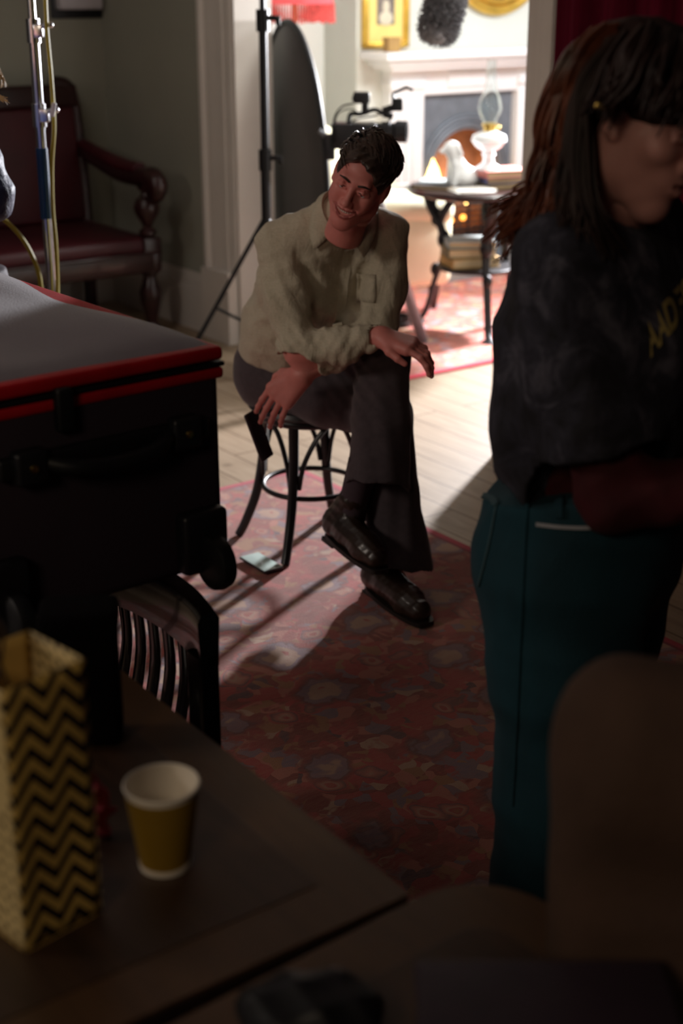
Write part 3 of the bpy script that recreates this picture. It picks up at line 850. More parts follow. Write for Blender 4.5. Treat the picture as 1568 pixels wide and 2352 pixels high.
# ------------------------------------------------------------------ back room furniture
TC = Vector((.70, 7.33, 0))
def round_table():
    t = thing('pub_table', 'round dark table on ornate black iron legs in the back room', 'table', TC, math.radians(0))
    m = MB(); m.lathe([(0, .705), (.33, .705), (.355, .712), (.37, .722), (.372, .735), (.36, .745), (0, .745)], seg=64); m.build('tabletop', 'mahogany', t)
    m = MB(); m.lathe([(.0, .325), (.20, .325), (.205, .33), (.205, .34), (.20, .345), (0, .345)], seg=40); m.build('shelf', 'cast_iron', t)
    for a in (-82, 152, 35):
        r = math.radians(a); c, s = math.cos(r), math.sin(r)
        P = lambda q, z: (c * q, s * q, z)
        m = MB()
        m.tube([P(.30, .695), P(.27, .62), P(.20, .50), P(.19, .38), P(.235, .25), P(.27, .12), P(.30, .05), P(.345, .015)], [.028, .03, .028, .022, .02, .02, .022, .026], seg=10, n=7, flat=.7)
        m.tube([P(.05, .695), P(.14, .67), P(.21, .56), P(.20, .46)], [.018, .022, .02, .014], seg=8, n=6)
        m.torus(P(.21, .64), .04, .012, 20, 8, Matrix.Rotation(r, 3, 'Z') @ Matrix.Rotation(PI / 2, 3, 'X'))
        m.torus(P(.235, .555), .022, .009, 16, 8, Matrix.Rotation(r, 3, 'Z') @ Matrix.Rotation(PI / 2, 3, 'X'))
        m.sph(P(.19, .46), (.035, .035, .05)); m.sph(P(.235, .30), (.026, .026, .035)); m.lathe([(.0, 0), (.045, 0), (.045, .015), (.02, .03), (0, .03)], P(.33, 0), 16)
        m.build('leg', 'cast_iron', t)
round_table()
TOP = .745
def book(x, y, z, rz, w, d, h, cover, label, group):
    t = thing('book', label, 'book', (x, y, z), rz, group)
    m = MB(); e = min(.006, h * .15)
    m.box((0, 0, e / 2), (w, d, e), bev=.001); m.box((0, 0, h - e / 2), (w, d, e), bev=.001); m.box((-w / 2 + e / 2, 0, h / 2), (e, d, h), bev=.001); m.build('cover', cover, t)
    m = MB(); m.box((.003, 0, h / 2), (w - .012, d - .010, h - 2 * e + .001)); m.build('pages', 'page_cream', t, smooth=False)
G1 = 'books and papers on the round table'
bx, by = .80, 7.30
book(bx, by, TOP, .5, .24, .17, .022, 'cover_olive', 'thin olive book at the bottom of the pile under the oil lamp', G1)
book(bx + .0, by, TOP + .022, .25, .20, .15, .032, 'cover_blue', 'blue covered book in the middle of the pile under the oil lamp', G1)
book(bx + .0, by + .0, TOP + .054, .38, .25, .19, .034, 'cover_red', 'pinkish red book directly under the glass oil lamp', G1)
book(TC.x - .20, TC.y - .02, TOP, -.5, .20, .28, .018, 'cover_black', 'slim black folder on left side of the round table', G1)
m = MB(); m.box((0, 0, .004), (.20, .15, .006), bev=.001); m.box((.012, .01, .010), (.19, .14, .006), .12, bev=.001)
o = m.build('paper_stack', 'paper'); o.location = (TC.x - .06, TC.y - .22, TOP); o.rotation_euler = (0, 0, .3); tag(o, 'loose pale papers at front edge of the round table', 'paper', )
m = MB(); m.box((0, 0, .004), (.26, .16, .006), bev=.001)
o = m.build('paper_stack', 'cover_grey'); o.location = (TC.x - .17, TC.y + .01, TOP + .018); o.rotation_euler = (0, 0, -.2); tag(o, 'grey magazine lying on the slim black folder', 'magazine')
book(TC.x - .04, TC.y - .02, .345, .3, .26, .18, .05, 'cover_ochre', 'ochre book lying on the lower shelf of the iron table', 'books on the lower shelf')
book(TC.x - .05, TC.y - .02, .395, .15, .25, .18, .05, 'cover_olive', 'olive book between ochre and grey books on the lower shelf', 'books on the lower shelf')
book(TC.x - .04, TC.y - .01, .445, .05, .25, .19, .035, 'cover_grey', 'grey book on top of the lower shelf pile', 'books on the lower shelf')
def oil_lamp():
    t = thing('oil_lamp', 'glass oil lamp with tall chimney standing on stacked books', 'oil lamp', (.735, by - .01, TOP + .088)); t.scale = (.86, .86, .84)
    m = MB(); m.lathe([(.0, 0), (.075, 0), (.07, .012), (.035, .035), (.030, .07), (.04, .085), (.03, .10), (.03, .105), (0, .105)], seg=32); m.build('base', 'white_ceramic', t)
    m = MB(); m.lathe([(.03, .10), (.07, .125), (.102, .165), (.095, .195), (.05, .215), (.03, .22), (.0, .22), (0, .10)], seg=36); m.build('font', 'white_ceramic', t)
    m = MB(); m.lathe([(.03, .215), (.034, .222), (.034, .245), (.045, .25), (.045, .262), (.03, .268), (0, .268)], seg=28); m.torus((.05, 0, .24), .012, .003, 16, 6, Matrix.Rotation(PI / 2, 3, 'X')); m.build('burner', 'brass', t)
    m = MB()
    pr = [(.040, .262), (.042, .28), (.060, .315), (.070, .35), (.060, .40), (.036, .46), (.026, .52), (.025, .62)]
    m.lathe(pr + [(r - .0022, z) for r, z in reversed(pr)], seg=40, closed=True); m.build('chimney', 'glass', t)
oil_lamp()
def dog():
    o0 = (TC.x - .075, TC.y - .06, TOP)
    V = Vol((-.12, -.10, -.01), (.17, .10, .24), .0035)
    V.ell((.03, 0, .045), (.065, .05, .05)).cap((.02, 0, .05), (-.03, 0, .15), .042, .03, .02).ell((-.035, 0, .175), (.036, .03, .03)).cap((-.05, 0, .172), (-.085, 0, .16), .016, .010, .015)
    V.cap((-.02, .022, .185), (-.005, .035, .15), .012, .010, .008).cap((-.02, -.022, .185), (-.005, -.035, .15), .012, .010, .008)
    V.cap((-.025, .025, .10), (-.035, .028, .01), .016, .013).cap((-.025, -.025, .10), (-.035, -.028, .01), .016, .013).cap((.07, 0, .03), (.13, .02, .02), .02, .012)
    V.cut((0, 0, .001), (0, 0, -1))
    o = np_obj('dog_figurine', [V.mesh()], 'white_ceramic'); o.location = (TC.x - .115, TC.y - .06, TOP); o.scale = (1.12, 1.12, 1.12); o.rotation_euler = (0, 0, .35); tag(o, 'white china sitting dog figurine on the round table', 'figurine')
dog()
def armchair():
    t = thing('armchair', 'cream upholstered armchair with rounded arms beside the fireplace', 'armchair', (.13, 8.02, 0), PHI - .25)
    m = MB(); m.box((0, 0, .27), (.56, .60, .22), bev=.05); m.build('seat', 'cream_fabric', t)
    m = MB(); m.box((0, .02, .42), (.54, .56, .12), bev=.05); m.build('seat_cushion', 'cream_fabric', t)
    m = MB(); m.box((-.31, .02, .62), (.18, .66, .78), Matrix.Rotation(-.12, 3, 'Y'), bev=.08); m.build('backrest', 'cream_fabric', t)
    for s in (-1, 1):
        m = MB(); m.box((.02, s * .36, .36), (.66, .13, .42), bev=.05); m.tube([(-.30, s * .37, .60), (.0, s * .37, .59), (.30, s * .37, .56)], [.085, .088, .08], seg=18, n=5)
        m.sph((.30, s * .37, .56), (.06, .08, .08)); m.build('armrest', 'cream_fabric', t)
    for x in (-.28, .28):
        for y in (-.33, .33):
            m = MB(); m.lathe([(.015, 0), (.022, .05), (.03, .10), (.035, .17)], (x, y, 0), 12); m.build('leg', 'mahogany', t)
armchair()
def lamp_shade():
    t = thing('floor_lamp', 'floor lamp with red fringed shade in the alcove', 'lamp', T(.88, .55))
    m = MB(); pr = [(.10, 1.86), (.14, 1.80), (.19, 1.70), (.215, 1.60)]; m.lathe(pr + [(r - .004, z) for r, z in reversed(pr)], seg=48, closed=True); m.build('shade', 'lamp_shade_red', t)
    m = MB(); rr = random.Random(2)
    for i in range(90):
        a = 2 * PI * i / 90; c, s = math.cos(a) * .214, math.sin(a) * .214; l = .085 + rr.uniform(0, .016)
        m.tube([(c, s, 1.602), (c * 1.01, s * 1.01, 1.602 - l)], [.004, .0065], seg=5)
    m.build('fringe', 'fringe', t)
    m = MB(); m.tube([(0, 0, .03), (0, 0, 1.80)], .014, seg=12); m.lathe([(0, 0), (.14, 0), (.14, .015), (.03, .04), (0, .04)], seg=28)
    for k in range(4):
        a = k * PI / 2; m.tube([(0, 0, 1.80), (.13 * math.cos(a), .13 * math.sin(a), 1.80)], .003, seg=6)
    m.build('pole', 'brass', t)
    m = MB(); m.sph((0, 0, 1.70), (.03, .03, .045)); m.build('bulb', mat('bulb_lit', (1, .9, .8), .5, emit=(1, .85, .65), es=6), t)
lamp_shade()
def mic():
    c = W(1018, 22, 5.8)
    t = thing('boom_microphone', 'grey furry boom microphone hanging into the doorway from above', 'microphone', c)
    ax = Vector((.10, .25, .30)).normalized(); R = rotm(ax)
    m = MB(); m.tube([-ax * .10, ax * .02, ax * .14], [.05, .066, .05], seg=20, n=4); m.sph(-ax * .10, .05)
    rr = random.Random(9)
    for i in range(2600):
        s = rr.uniform(-.13, .15); a = rr.uniform(0, 2 * PI); r = .062 if s > -.08 else .062 * math.sqrt(max(0, 1 - ((s + .08) / .06) ** 2))
        o_ = R @ Vector((math.cos(a), math.sin(a), 0)); p = ax * s + o_ * r; d = (o_ + Vector((rr.gauss(0, .4), rr.gauss(0, .4), rr.gauss(-.5, .4)))).normalized()
        m.tube([p, p + d * rr.uniform(.018, .034)], [.0035, .0008], seg=3, caps=False)
    m.build('fur_windshield', 'mic_fur', t)
    m = MB(); m.tube([ax * .13, ax * .2, ax * .2 + Vector((.6, .1, .75))], .012, seg=10); m.build('boom_pole', 'black_metal', t)
mic()
def video_camera():
    t = thing('video_camera', 'black video camera rig with lens and top handle behind the seated man', 'video camera', (.13, 6.6, 0))
    x0 = -.02; z0 = 1.10
    def P(px, py): 
        q = W(px, py, 6.6) - Vector((.13, 6.6, 0)); return q
    m = MB(); m.box(P(815, 305) + Vector((0, 0, 0)), (.19, .13, .09), bev=.012); m.box(P(778, 312), (.07, .10, .11), bev=.01); m.box(P(845, 300), (.07, .11, .07), bev=.01); m.build('camera_body', 'black_plastic', t)
    m = MB(); c = P(905, 302); R = rotm((1, -.15, -.02)); m.lathe([(0, -.14), (.035, -.14), (.036, -.06), (.043, -.055), (.043, -.02), (.038, -.015), (.038, .0), (.048, .01), (.048, .06), (.042, .06), (.040, .03), (0, .028)], c, 32, R=R); m.build('lens', 'black_plastic', t)
    m = MB(); m.tube([P(800, 285), P(805, 262), P(828, 262), P(860, 252), P(880, 262)], .010, seg=8, n=5); m.tube([P(880, 262), P(902, 268)], .014, seg=8); m.build('top_handle', 'black_metal', t)
    m = MB(); m.box(P(830, 224), (.075, .06, .05), bev=.01); m.box(P(838, 240), (.03, .04, .07), bev=.006); m.box(P(816, 226), (.03, .04, .025), bev=.006); m.tube([P(836, 245), P(845, 262)], .012, seg=8); m.build('microphone_mount', 'black_plastic', t)
    m = MB(); m.box(P(912, 240), (.05, .05, .055), bev=.006); m.box(P(893, 250), (.06, .03, .03), Matrix.Rotation(-.3, 3, 'Y'), bev=.004); m.tube([P(902, 215), P(933, 200), P(948, 207)], .007, seg=8); m.tube([P(902, 215), P(905, 235)], .008, seg=8); m.build('monitor_arm', 'black_metal', t)
    m = MB()
    m.tube([P(765, 310), P(768, 270), P(785, 245), P(812, 238)], .0045, seg=6, n=8); m.tube([P(768, 300), P(775, 262), P(805, 250), P(825, 262)], .003, seg=6, n=8); m.tube([P(800, 290), P(815, 275), P(850, 268), P(875, 262)], .004, seg=6, n=8); m.tube([P(830, 295), P(850, 282), P(880, 285), P(900, 272)], .004, seg=6, n=8); m.build('cable', 'rubber', t)
    m = MB(); m.tube([P(733, 300), P(775, 335)], .012, seg=10); m.build('pan_handle', 'brushed_grey', t)
    m = MB(); m.box(P(757, 337), (.05, .09, .11), bev=.008); m.build('battery', 'black_plastic', t)
    m = MB(); m.box((-.0, 0, .96), (.12, .12, .06), bev=.01); m.sph((0, 0, .90), .05); m.lathe([(.045, .82), (.06, .84), (.06, .89), (.04, .90)], (0, 0, 0), 20); m.build('tripod_head', 'black_metal', t)
    m = MB(); m.tube([(0, 0, .86), (.28, .42, .02)], [.036, .030], seg=12, flat=.6); m.build('leg', 'brushed_grey', t)
    for q in ((-.42, .15, .02), (.10, -.42, .02)):
        m = MB(); m.tube([(0, 0, .86), q], [.026, .02], seg=10); m.build('leg', 'black_metal', t)
video_camera()

# ------------------------------------------------------------------ stands
def black_stand():
    t = thing('light_stand', 'black light stand beside the grey reflector in the doorway', 'stand', (-.335, 6.40, 0))
    m = MB(); m.tube([(0, 0, .12), (0, 0, 1.0)], .022, seg=12); m.tube([(0, 0, 1.0), (0, 0, 1.58)], .018, seg=12); m.tube([(0, 0, 1.58), (0, 0, 2.15)], .013, seg=12); m.build('pole', 'black_metal', t)
    for z in (.98, 1.56):
        m = MB(); m.tube([(0, 0, z - .045), (0, 0, z + .045)], .029, seg=14); m.box((.035, -.01, z + .01), (.05, .025, .022), bev=.004); m.lathe([(0, 0), (.02, 0), (.022, .02), (0, .022)], (.055, -.01, z + .0), 12, R=Matrix.Rotation(PI / 2, 3, 'Y')); m.build('clamp', 'black_metal', t)
    for q in ((-.42, -.22), (.30, -.30), (.05, .45)):
        m = MB(); m.tube([(0, 0, .74), (q[0] * 1.0, q[1] * 1.0, .02)], .011, seg=8); m.sph((q[0], q[1], .018), .016); m.build('leg', 'black_metal', t)
        m = MB(); m.tube([(0, 0, .2), (q[0] * .55, q[1] * .55, .35)], .007, seg=8); m.build('brace', 'black_metal', t)
black_stand()
def reflector():
    c = T(.285, 1.41, .8)
    t = thing('reflector', 'tall oval grey fabric reflector with black rim leaning in the doorway', 'reflector', (c.x, c.y, 0))
    Rm = Matrix.Rotation(math.radians(52), 3, 'Z') @ Matrix.Rotation(math.radians(-5), 3, 'Y')
    Rm = Matrix.Rotation(math.radians(-2), 3, 'Y') @ Matrix.Rotation(math.radians(-54), 3, 'Z')
    pts = []
    for i in range(73):
        a = 2 * PI * i / 72; pts.append(Rm @ Vector((.28 * math.cos(a), 0, .760 * math.sin(a))))
    zmin = min(p.z for p in pts); up = Vector((0, 0, -zmin + .018))
    m = MB()
    vs = [up + Vector((0, 0, 0))]; ring = []
    for k in (.5, 1.0):
        for p in pts[:-1]: vs.append(up + p * k)
    n = 72; fs = [(0, 1 + i, 1 + (i + 1) % n) for i in range(n)] + [(1 + i, 1 + n + i, 1 + n + (i + 1) % n, 1 + (i + 1) % n) for i in range(n)]
    m.add(vs, fs); o = m.build('fabric_panel', 'grey_fabric', t); so = o.modifiers.new('thickness', 'SOLIDIFY'); so.thickness = .004
    m = MB(); m.tube([up + p for p in pts[:-1]] + [up + pts[0]], .014, seg=8); m.build('rim', 'rubber', t)
reflector()
def chrome_stand():
    X, Y = -.945, 4.6
    t = thing('lighting_stand', 'chrome lighting stand with blue tape and yellow cable before the bench', 'stand', (X, Y, 0))
    m = MB(); m.tube([(0, 0, .15), (0, 0, 1.33)], .0155, seg=16); m.build('lower_tube', 'chrome', t)
    m = MB(); m.tube([(0, 0, 1.28), (0, 0, 1.60)], .0165, seg=16); m.build('middle_tube', 'chrome', t)
    m = MB(); m.tube([(0, 0, 1.56), (0, 0, 2.1)], .0125, seg=16); m.build('upper_tube', 'chrome', t)
    m = MB(); m.tube([(0, 0, 1.005), (0, 0, 1.225)], .0185, seg=16); m.build('tape_wrap', 'blue_tape', t)
    for z in (1.575, 1.325):
        m = MB(); m.tube([(0, 0, z - .035), (0, 0, z + .035)], .022, seg=16); m.box((.02, -.015, z), (.03, .03, .04), bev=.004); m.tube([(.02, -.02, z + .01), (.055, -.025, z + .018)], [.006, .009], seg=8); m.sph((.058, -.025, z + .018), .011); m.build('collar', 'chrome', t)
    for a in (200, 320, 80):
        r = math.radians(a); m = MB(); m.tube([(0, 0, .62), (.45 * math.cos(r), .45 * math.sin(r), .02)], .011, seg=10); m.sph((.45 * math.cos(r), .45 * math.sin(r), .02), .018); m.build('leg', 'chrome', t)
    Pn = lambda px, py, D=4.56: W(px, py, D)
    m = MB(); m.tube([Pn(102, -60), Pn(107, 60), Pn(116, 160), Pn(122, 240), Pn(124, 300), Pn(119, 380), Pn(121, 480), Pn(128, 560), Pn(132, 660), W(131, 800, 4.5), W(140, 900, 4.5), G(150, 1100, .008)], .0068, seg=8, n=8)
    tag(m.build('cable', 'yellow_cable'), 'yellow cable hanging straight down along the chrome stand', 'cable')
    m = MB(); m.tube([W(-60, 460, 4.5), W(0, 497, 4.5), W(45, 540, 4.5), W(75, 590, 4.5), W(93, 650, 4.5), W(95, 750, 4.5), W(90, 900, 4.5), G(80, 1120, .008)], .0075, seg=8, n=8)
    tag(m.build('cable', 'yellow_cable'), 'yellow cable drooping in from left frame edge behind the wheeled case', 'cable')
    m = MB(); c = W(122, 252, 4.54); m.box(c, (.014, .010, .042), Matrix.Rotation(.25, 3, 'Y'), bev=.003)
    o = m.build('cable_clip', 'white_plastic', off=c, loc=c); tag(o, 'small white clip on the yellow cable beside the chrome stand', 'clip')
chrome_stand()

# ------------------------------------------------------------------ near furniture
E1 = Vector((-.63, .777, 0)); E2 = Vector((-.777, -.63, 0))
A1 = math.atan2(E1.y, E1.x)      # heading of the long table edge
def near_table(name, K, l1, l2, label, radius=.008, h=.75, rot=0.0):
    """K: corner; local x = -E2 side inwards... local axes: x along E1, y along E2"""
    t = thing(name, label, 'table', (K.x, K.y, 0), A1 + rot)
    # local x=E1; local y = rot90(E1) = (-.777,-.63)=E2
    s1 = 1 if l1 > 0 else -1; L1 = abs(l1)
    def rr_poly(x0, x1, y0, y1, r, n=8):
        P = []
        for cx, cy, a in ((x1 - r, y1 - r, 0), (x0 + r, y1 - r, 90), (x0 + r, y0 + r, 180), (x1 - r, y0 + r, 270)):
            for k in range(n + 1):
                q = math.radians(a + 90 * k / n); P.append((cx + r * math.cos(q), cy + r * math.sin(q)))
        return P
    X0, X1 = (0, L1) if s1 > 0 else (-L1, 0)
    m = MB(); m.prism(rr_poly(X0, X1, 0, l2, radius), 'z', h - .042, h - .005); o = m.build('table_core', 'table_side_shaded', t, bevel=.003)
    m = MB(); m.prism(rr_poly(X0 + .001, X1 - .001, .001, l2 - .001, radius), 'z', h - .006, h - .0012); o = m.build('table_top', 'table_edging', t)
    m = MB(); m.prism(rr_poly(X0 + .075, X1 - .075, .075, l2 - .075, max(radius - .06, .006)), 'z', h - .004, h); m.build('top_panel', 'table_wood', t, bevel=.001)
    m = MB()
    for (x, y, w_, d_) in (((X0 + X1) / 2, .05, L1 - .1, .02), ((X0 + X1) / 2, l2 - .05, L1 - .1, .02), (X0 + .05, l2 / 2, .02, l2 - .1), (X1 - .05, l2 / 2, .02, l2 - .1)):
        m.box((x, y, h - .075), (w_, d_, .09), bev=.002)
    m.build('apron', 'table_side_shaded', t)
    for x in (X0 + .06, X1 - .06):
        for y in (.06, l2 - .06):
            m = MB(); m.prism([(-.025, -.025), (.025, -.025), (.025, .025), (-.025, .025)], 'z', 0, h - .03); m.v = [(a + x, b + y, c) for a, b, c in m.v]; m.build('leg', 'table_side_shaded', t, bevel=.004)
    return t
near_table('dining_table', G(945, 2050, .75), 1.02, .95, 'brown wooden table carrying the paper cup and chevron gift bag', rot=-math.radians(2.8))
_p, _q = G(600, 2241, .75), G(1568, 2272, .75)
_M = np.array([[-E2.x, -E1.x], [-E2.y, -E1.y]]); _t, _s = np.linalg.solve(_M, np.array([_q.x - _p.x, _q.y - _p.y])); K2 = _p - E2 * _t
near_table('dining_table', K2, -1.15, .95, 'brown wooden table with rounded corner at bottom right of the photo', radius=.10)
# chair tucked in at the long edge
def slat_chair():
    P0 = G(478, 1410, .735); P0.z = 0
    t = thing('dining_chair', 'black lacquered slat back chair under the wheeled case beside the table', 'chair', P0, A1)
    # local x along E1 (backrest width), local y toward the table (E2)
    Wd = .42
    m = MB(); m.tube([(0, 0, .845), (.1, -.03, .85), (.21, -.04, .852), (.32, -.03, .85), (Wd, 0, .845)], [.032] * 5, seg=4, n=6, flat=1.0)
    mm = MB()
    # crest rail with rounded top
    P = spline([(0, 0, 0), (.1, -.028, 0), (.21, -.038, 0), (.32, -.028, 0), (Wd, 0, 0)], 8); prof = [(-.018, .635), (-.022, .722), (-.014, .735), (.014, .735), (.022, .722), (.018, .635)]
    vs = [(p.x, p.y + a, z) for p in P for a, z in prof]; k = 6; fs = []
    for i in range(len(P) - 1):
        for j in range(k): fs.append((i * k + j, i * k + (j + 1) % k, (i + 1) * k + (j + 1) % k, (i + 1) * k + j))
    fs += [tuple(range(k)), tuple((len(P) - 1) * k + j for j in range(k))[::-1]]
    mm.add(vs, fs); mm.build('crest_rail', 'black_wood', t)
    for x in (.022, Wd - .022):
        m = MB(); m.prism([(-.022, -.02), (.022, -.02), (.022, .02), (-.022, .02)], 'z', .0, .66); m.v = [(a + x, b, c) for a, b, c in m.v]; m.build('back_post', 'black_wood', t, bevel=.005)
    for i in range(6):
        x = .085 + i * .05; m = MB(); m.tube([(x, -.03, .66), (x, -.035, .55), (x, -.01, .43)], .0185, seg=8, n=4, flat=.35, up=(0, 1, 0)); m.build('slat', 'black_wood', t)
    m = MB(); m.box((Wd / 2, .20, .415), (.43, .42, .035), bev=.015); m.build('seat', 'black_wood', t)
    for x in (.03, Wd - .03):
        m = MB(); m.tube([(x, .37, .40), (x, .38, 0)], [.02, .015], seg=10); m.build('leg', 'black_wood', t)
    m = MB(); m.tube([(.03, .0, .22), (.03, .38, .22)], .01, seg=8); m.tube([(Wd - .03, 0, .22), (Wd - .03, .38, .22)], .01, seg=8); m.tube([(.03, .2, .22), (Wd - .03, .2, .22)], .01, seg=8); m.build('stretcher', 'black_wood', t)
slat_chair()
# far table under the case
CP = Vector((-.2, 2.3, 0))
def case_table():
    K = CP + E1 * .36 + E2 * .02
    t = thing('side_table', 'small black table carrying the wheeled equipment case', 'table', K, A1)
    m = MB(); m.box((.28, .22, .745), (.56, .44, .03), bev=.006); m.build('table_top', 'black_wood', t)
    for x in (.04, .52):
        for y in (.05, .39):
            m = MB(); m.box((x, y, .365), (.04, .04, .73), bev=.004); m.build('leg', 'black_wood', t)
case_table()
def trolley_case():
    t = thing('wheeled_case', 'large dark fabric wheeled case with grey lid and red piping', 'case', (CP.x, CP.y, .742), A1)
    Lx, Ly, H = .92, .47, .395       # along E1, along E2
    m = MB(); m.box((Lx / 2, Ly / 2, .025 + H / 2 - .02), (Lx, Ly, H - .03), bev=.022); m.build('case_body', 'case_black', t)
    # red bands around the lid joint
    m = MB(); m.box((Lx / 2, Ly / 2, H + .005), (Lx + .008, Ly + .008, .024), bev=.008); m.build('red_piping', 'case_red', t)
    m = MB(); m.box((Lx / 2, Ly / 2, H - .013), (Lx + .010, Ly + .010, .008), bev=.003); m.build('zip', 'rubber', t)
    m = MB(); m.box((Lx / 2, Ly / 2, H - .028), (Lx + .008, Ly + .008, .020), bev=.007); m.build('red_piping', 'case_red', t)
    # padded lid, crowned
    nx, ny = 24, 16; vs = []; fs = []
    for j in range(ny + 1):
        for i in range(nx + 1):
            x, y = i / nx, j / ny; e = min(x, 1 - x) * Lx; f = min(y, 1 - y) * Ly; k = min(1, min(e, f) / .07)
            vs.append((x * Lx * .985 + .0075 * Lx, y * Ly * .985 + .0075 * Ly, H + .014 + .013 * math.sin(k * PI / 2) + .006 * math.sin(x * 9) * math.sin(y * 6 + 1)))
    for j in range(ny):
        for i in range(nx): a = j * (nx + 1) + i; fs.append((a, a + 1, a + nx + 2, a + nx + 1))
    m = MB(); m.add(vs, fs); m.box((Lx / 2, Ly / 2, H + .008), (Lx * .98, Ly * .98, .012)); m.build('lid', 'case_grey', t)
    # near end: grab handle, latches
    m = MB(); m.box((-.012, .23, .285), (.02, .38, .035), bev=.006); m.tube([(-.02, .12, .285), (-.045, .16, .275), (-.05, .23, .27), (-.045, .30, .275), (-.02, .34, .285)], .013, seg=10, n=5); m.build('handle', 'rubber', t)
    for y in (.09, .37):
        m = MB(); m.box((-.02, y, .285), (.03, .055, .055), bev=.008); m.build('handle_bracket', 'black_plastic', t)
        m = MB(); m.lathe([(0, 0), (.007, 0), (.006, .004), (0, .005)], (-.036, y, .285), 12, R=Matrix.Rotation(-PI / 2, 3, 'Y')); m.build('rivet', 'brass', t)
    m = MB(); m.box((-.010, .30, .36), (.02, .03, .07), bev=.006); m.build('zip_pull', 'rubber', t)
    # wheels
    for y in (.028, .40):
        m = MB(); m.box((-.012, y + (.03), .085), (.035, .09, .11), bev=.01); m.build('wheel_bracket', 'black_plastic', t)
        m = MB(); m.lathe([(0, -.018), (.036, -.018), (.046, -.012), (.049, 0), (.046, .012), (.036, .018), (0, .018)], (-.040, y + .022, .050), 28, R=Matrix.Rotation(PI / 2, 3, 'X')); w_ = m.build('wheel', 'rubber', t)
        m = MB(); m.lathe([(0, 0), (.016, 0), (.012, .004), (0, .005)], (-.040 - .02, y + .022, .050), 16, R=Matrix.Rotation(-PI / 2, 3, 'X')); m.build('hub', 'black_plastic', w_)
    m = MB(); m.sph((.22, -.030, .185), (.05, .062, .062)); m.build('side_bumper', 'rubber', t)
trolley_case()
# gift bag
def gift_bag():
    K = G(60, 2192, .75); Rr = G(236, 2096, .75)
    d = (Rr - K); d.z = 0; ang = math.atan2(d.y, d.x); w_ = d.length
    t = thing('gift_bag', 'gold gift bag with black chevron stripes standing on the table', 'gift bag', (K.x, K.y, .751), ang)
    H = .312; D = .10
    # chevron front as material in local x,z
    tt = NT('chevron_paper'); sp = tt.n('ShaderNodeSeparateXYZ', {0: tt.co})
    per = w_ / 2.3
    tri = tt.math('ABSOLUTE', tt.math('SUBTRACT', tt.math('FRACT', tt.math('MULTIPLY', tt.math('ADD', sp.outputs[0], per * .42), 1 / per)), .5))
    zz = tt.math('ADD', sp.outputs[2], tt.math('MULTIPLY', tri, -.052))
    st = tt.math('FRACT', tt.math('MULTIPLY', zz, 1 / .027))
    tt.L(tt.ramp(st, [(0, (.66, .43, .11)), (.5, (.008, .004, .006))], 'CONSTANT'), tt.b.inputs['Base Color']); tt.b.inputs['Roughness'].default_value = .6; MATS['chevron_paper'] = tt.m
    tt = NT('dotted_paper'); v = tt.n('ShaderNodeTexVoronoi', {'Scale': 62.0, 'Randomness': .25}); tt.L(tt.co, v.inputs['Vector'])
    tt.L(tt.ramp(v.outputs['Distance'], [(0, (.10, .055, .02)), (.26, (.78, .60, .28))], 'CONSTANT'), tt.b.inputs['Base Color']); tt.b.inputs['Roughness'].default_value = .6; MATS['dotted_paper'] = tt.m
    mat('gold_paper', (.66, .42, .12), .6, var=.15)
    def panel(name, c, mt):
        (x0, y0), (x1, y1) = c; n = 10; vs = []; fs = []
        dx, dy = x1 - x0, y1 - y0; L = math.hypot(dx, dy); nxn, nyn = -dy / L, dx / L
        for j in range(21):
            z = H * j / 20
            for i in range(n + 1):
                s = i / n; b = .003 * math.sin(s * PI) * math.sin(z * 20)
                top = 0
                vs.append((x0 + dx * s + nxn * b, y0 + dy * s + nyn * b, z + top))
        for j in range(20):
            for i in range(n): a = j * (n + 1) + i; fs.append((a, a + 1, a + n + 2, a + n + 1))
        m = MB(); m.add(vs, fs); o = m.build(name, mt, t); so = o.modifiers.new('thickness', 'SOLIDIFY'); so.thickness = .0012; return o
    panel('front_panel', ((0, 0), (w_, 0)), 'chevron_paper'); panel('back_panel', ((w_, D), (0, D)), 'gold_paper')
    panel('side_panel', ((0, D), (0, 0)), 'dotted_paper'); panel('side_panel', ((w_, 0), (w_, D)), 'dotted_paper')
    m = MB(); m.box((w_ / 2, D / 2, .001), (w_, D, .002)); m.build('bag_base', 'gold_paper', t, smooth=False)
    mat('ribbon_brown', (.05, .022, .012), .5)
    m = MB(); m.tube([(.02, .01, H - .02), (.01, .02, H + .03), (.03, .05, H + .05), (.05, .07, H + .02), (.03, .06, H - .03)], .006, seg=6, n=6, flat=.4); m.build('ribbon', 'ribbon_brown', t)
    m = MB(); m.tube([(.02, D, H - .02), (.01, D + .01, H + .05), (-.02, D + .01, H + .07), (-.04, D, H + .05)], .003, seg=6, n=6); m.build('cord_handle', 'gold_paper', t)
    # pink tissue lying on the table, pressed against the right side of the bag
    p = G(246, 1935, .75)
    V = Vol((-.05, -.05, -.005), (.05, .05, .13), .003)
    V.cap((0, 0, .012), (-.004, 0, .085), .012, .005, .01).cap((.006, .005, .03), (.002, .0, .06), .010, .008, .01)
    V.disp(wrinkle(.006, [((90, 40, 60), 1), ((-50, 80, 90), .8), ((150, 30, -90), .5)], 4)).cut((0, 0, .0), (0, 0, -1))
    o = np_obj('tissue', [V.mesh()], 'pink_tissue'); o.location = (p.x - .010, p.y + .012, .751); tag(o, 'crumpled pink tissue behind the right side of the gift bag', 'tissue')
gift_bag()
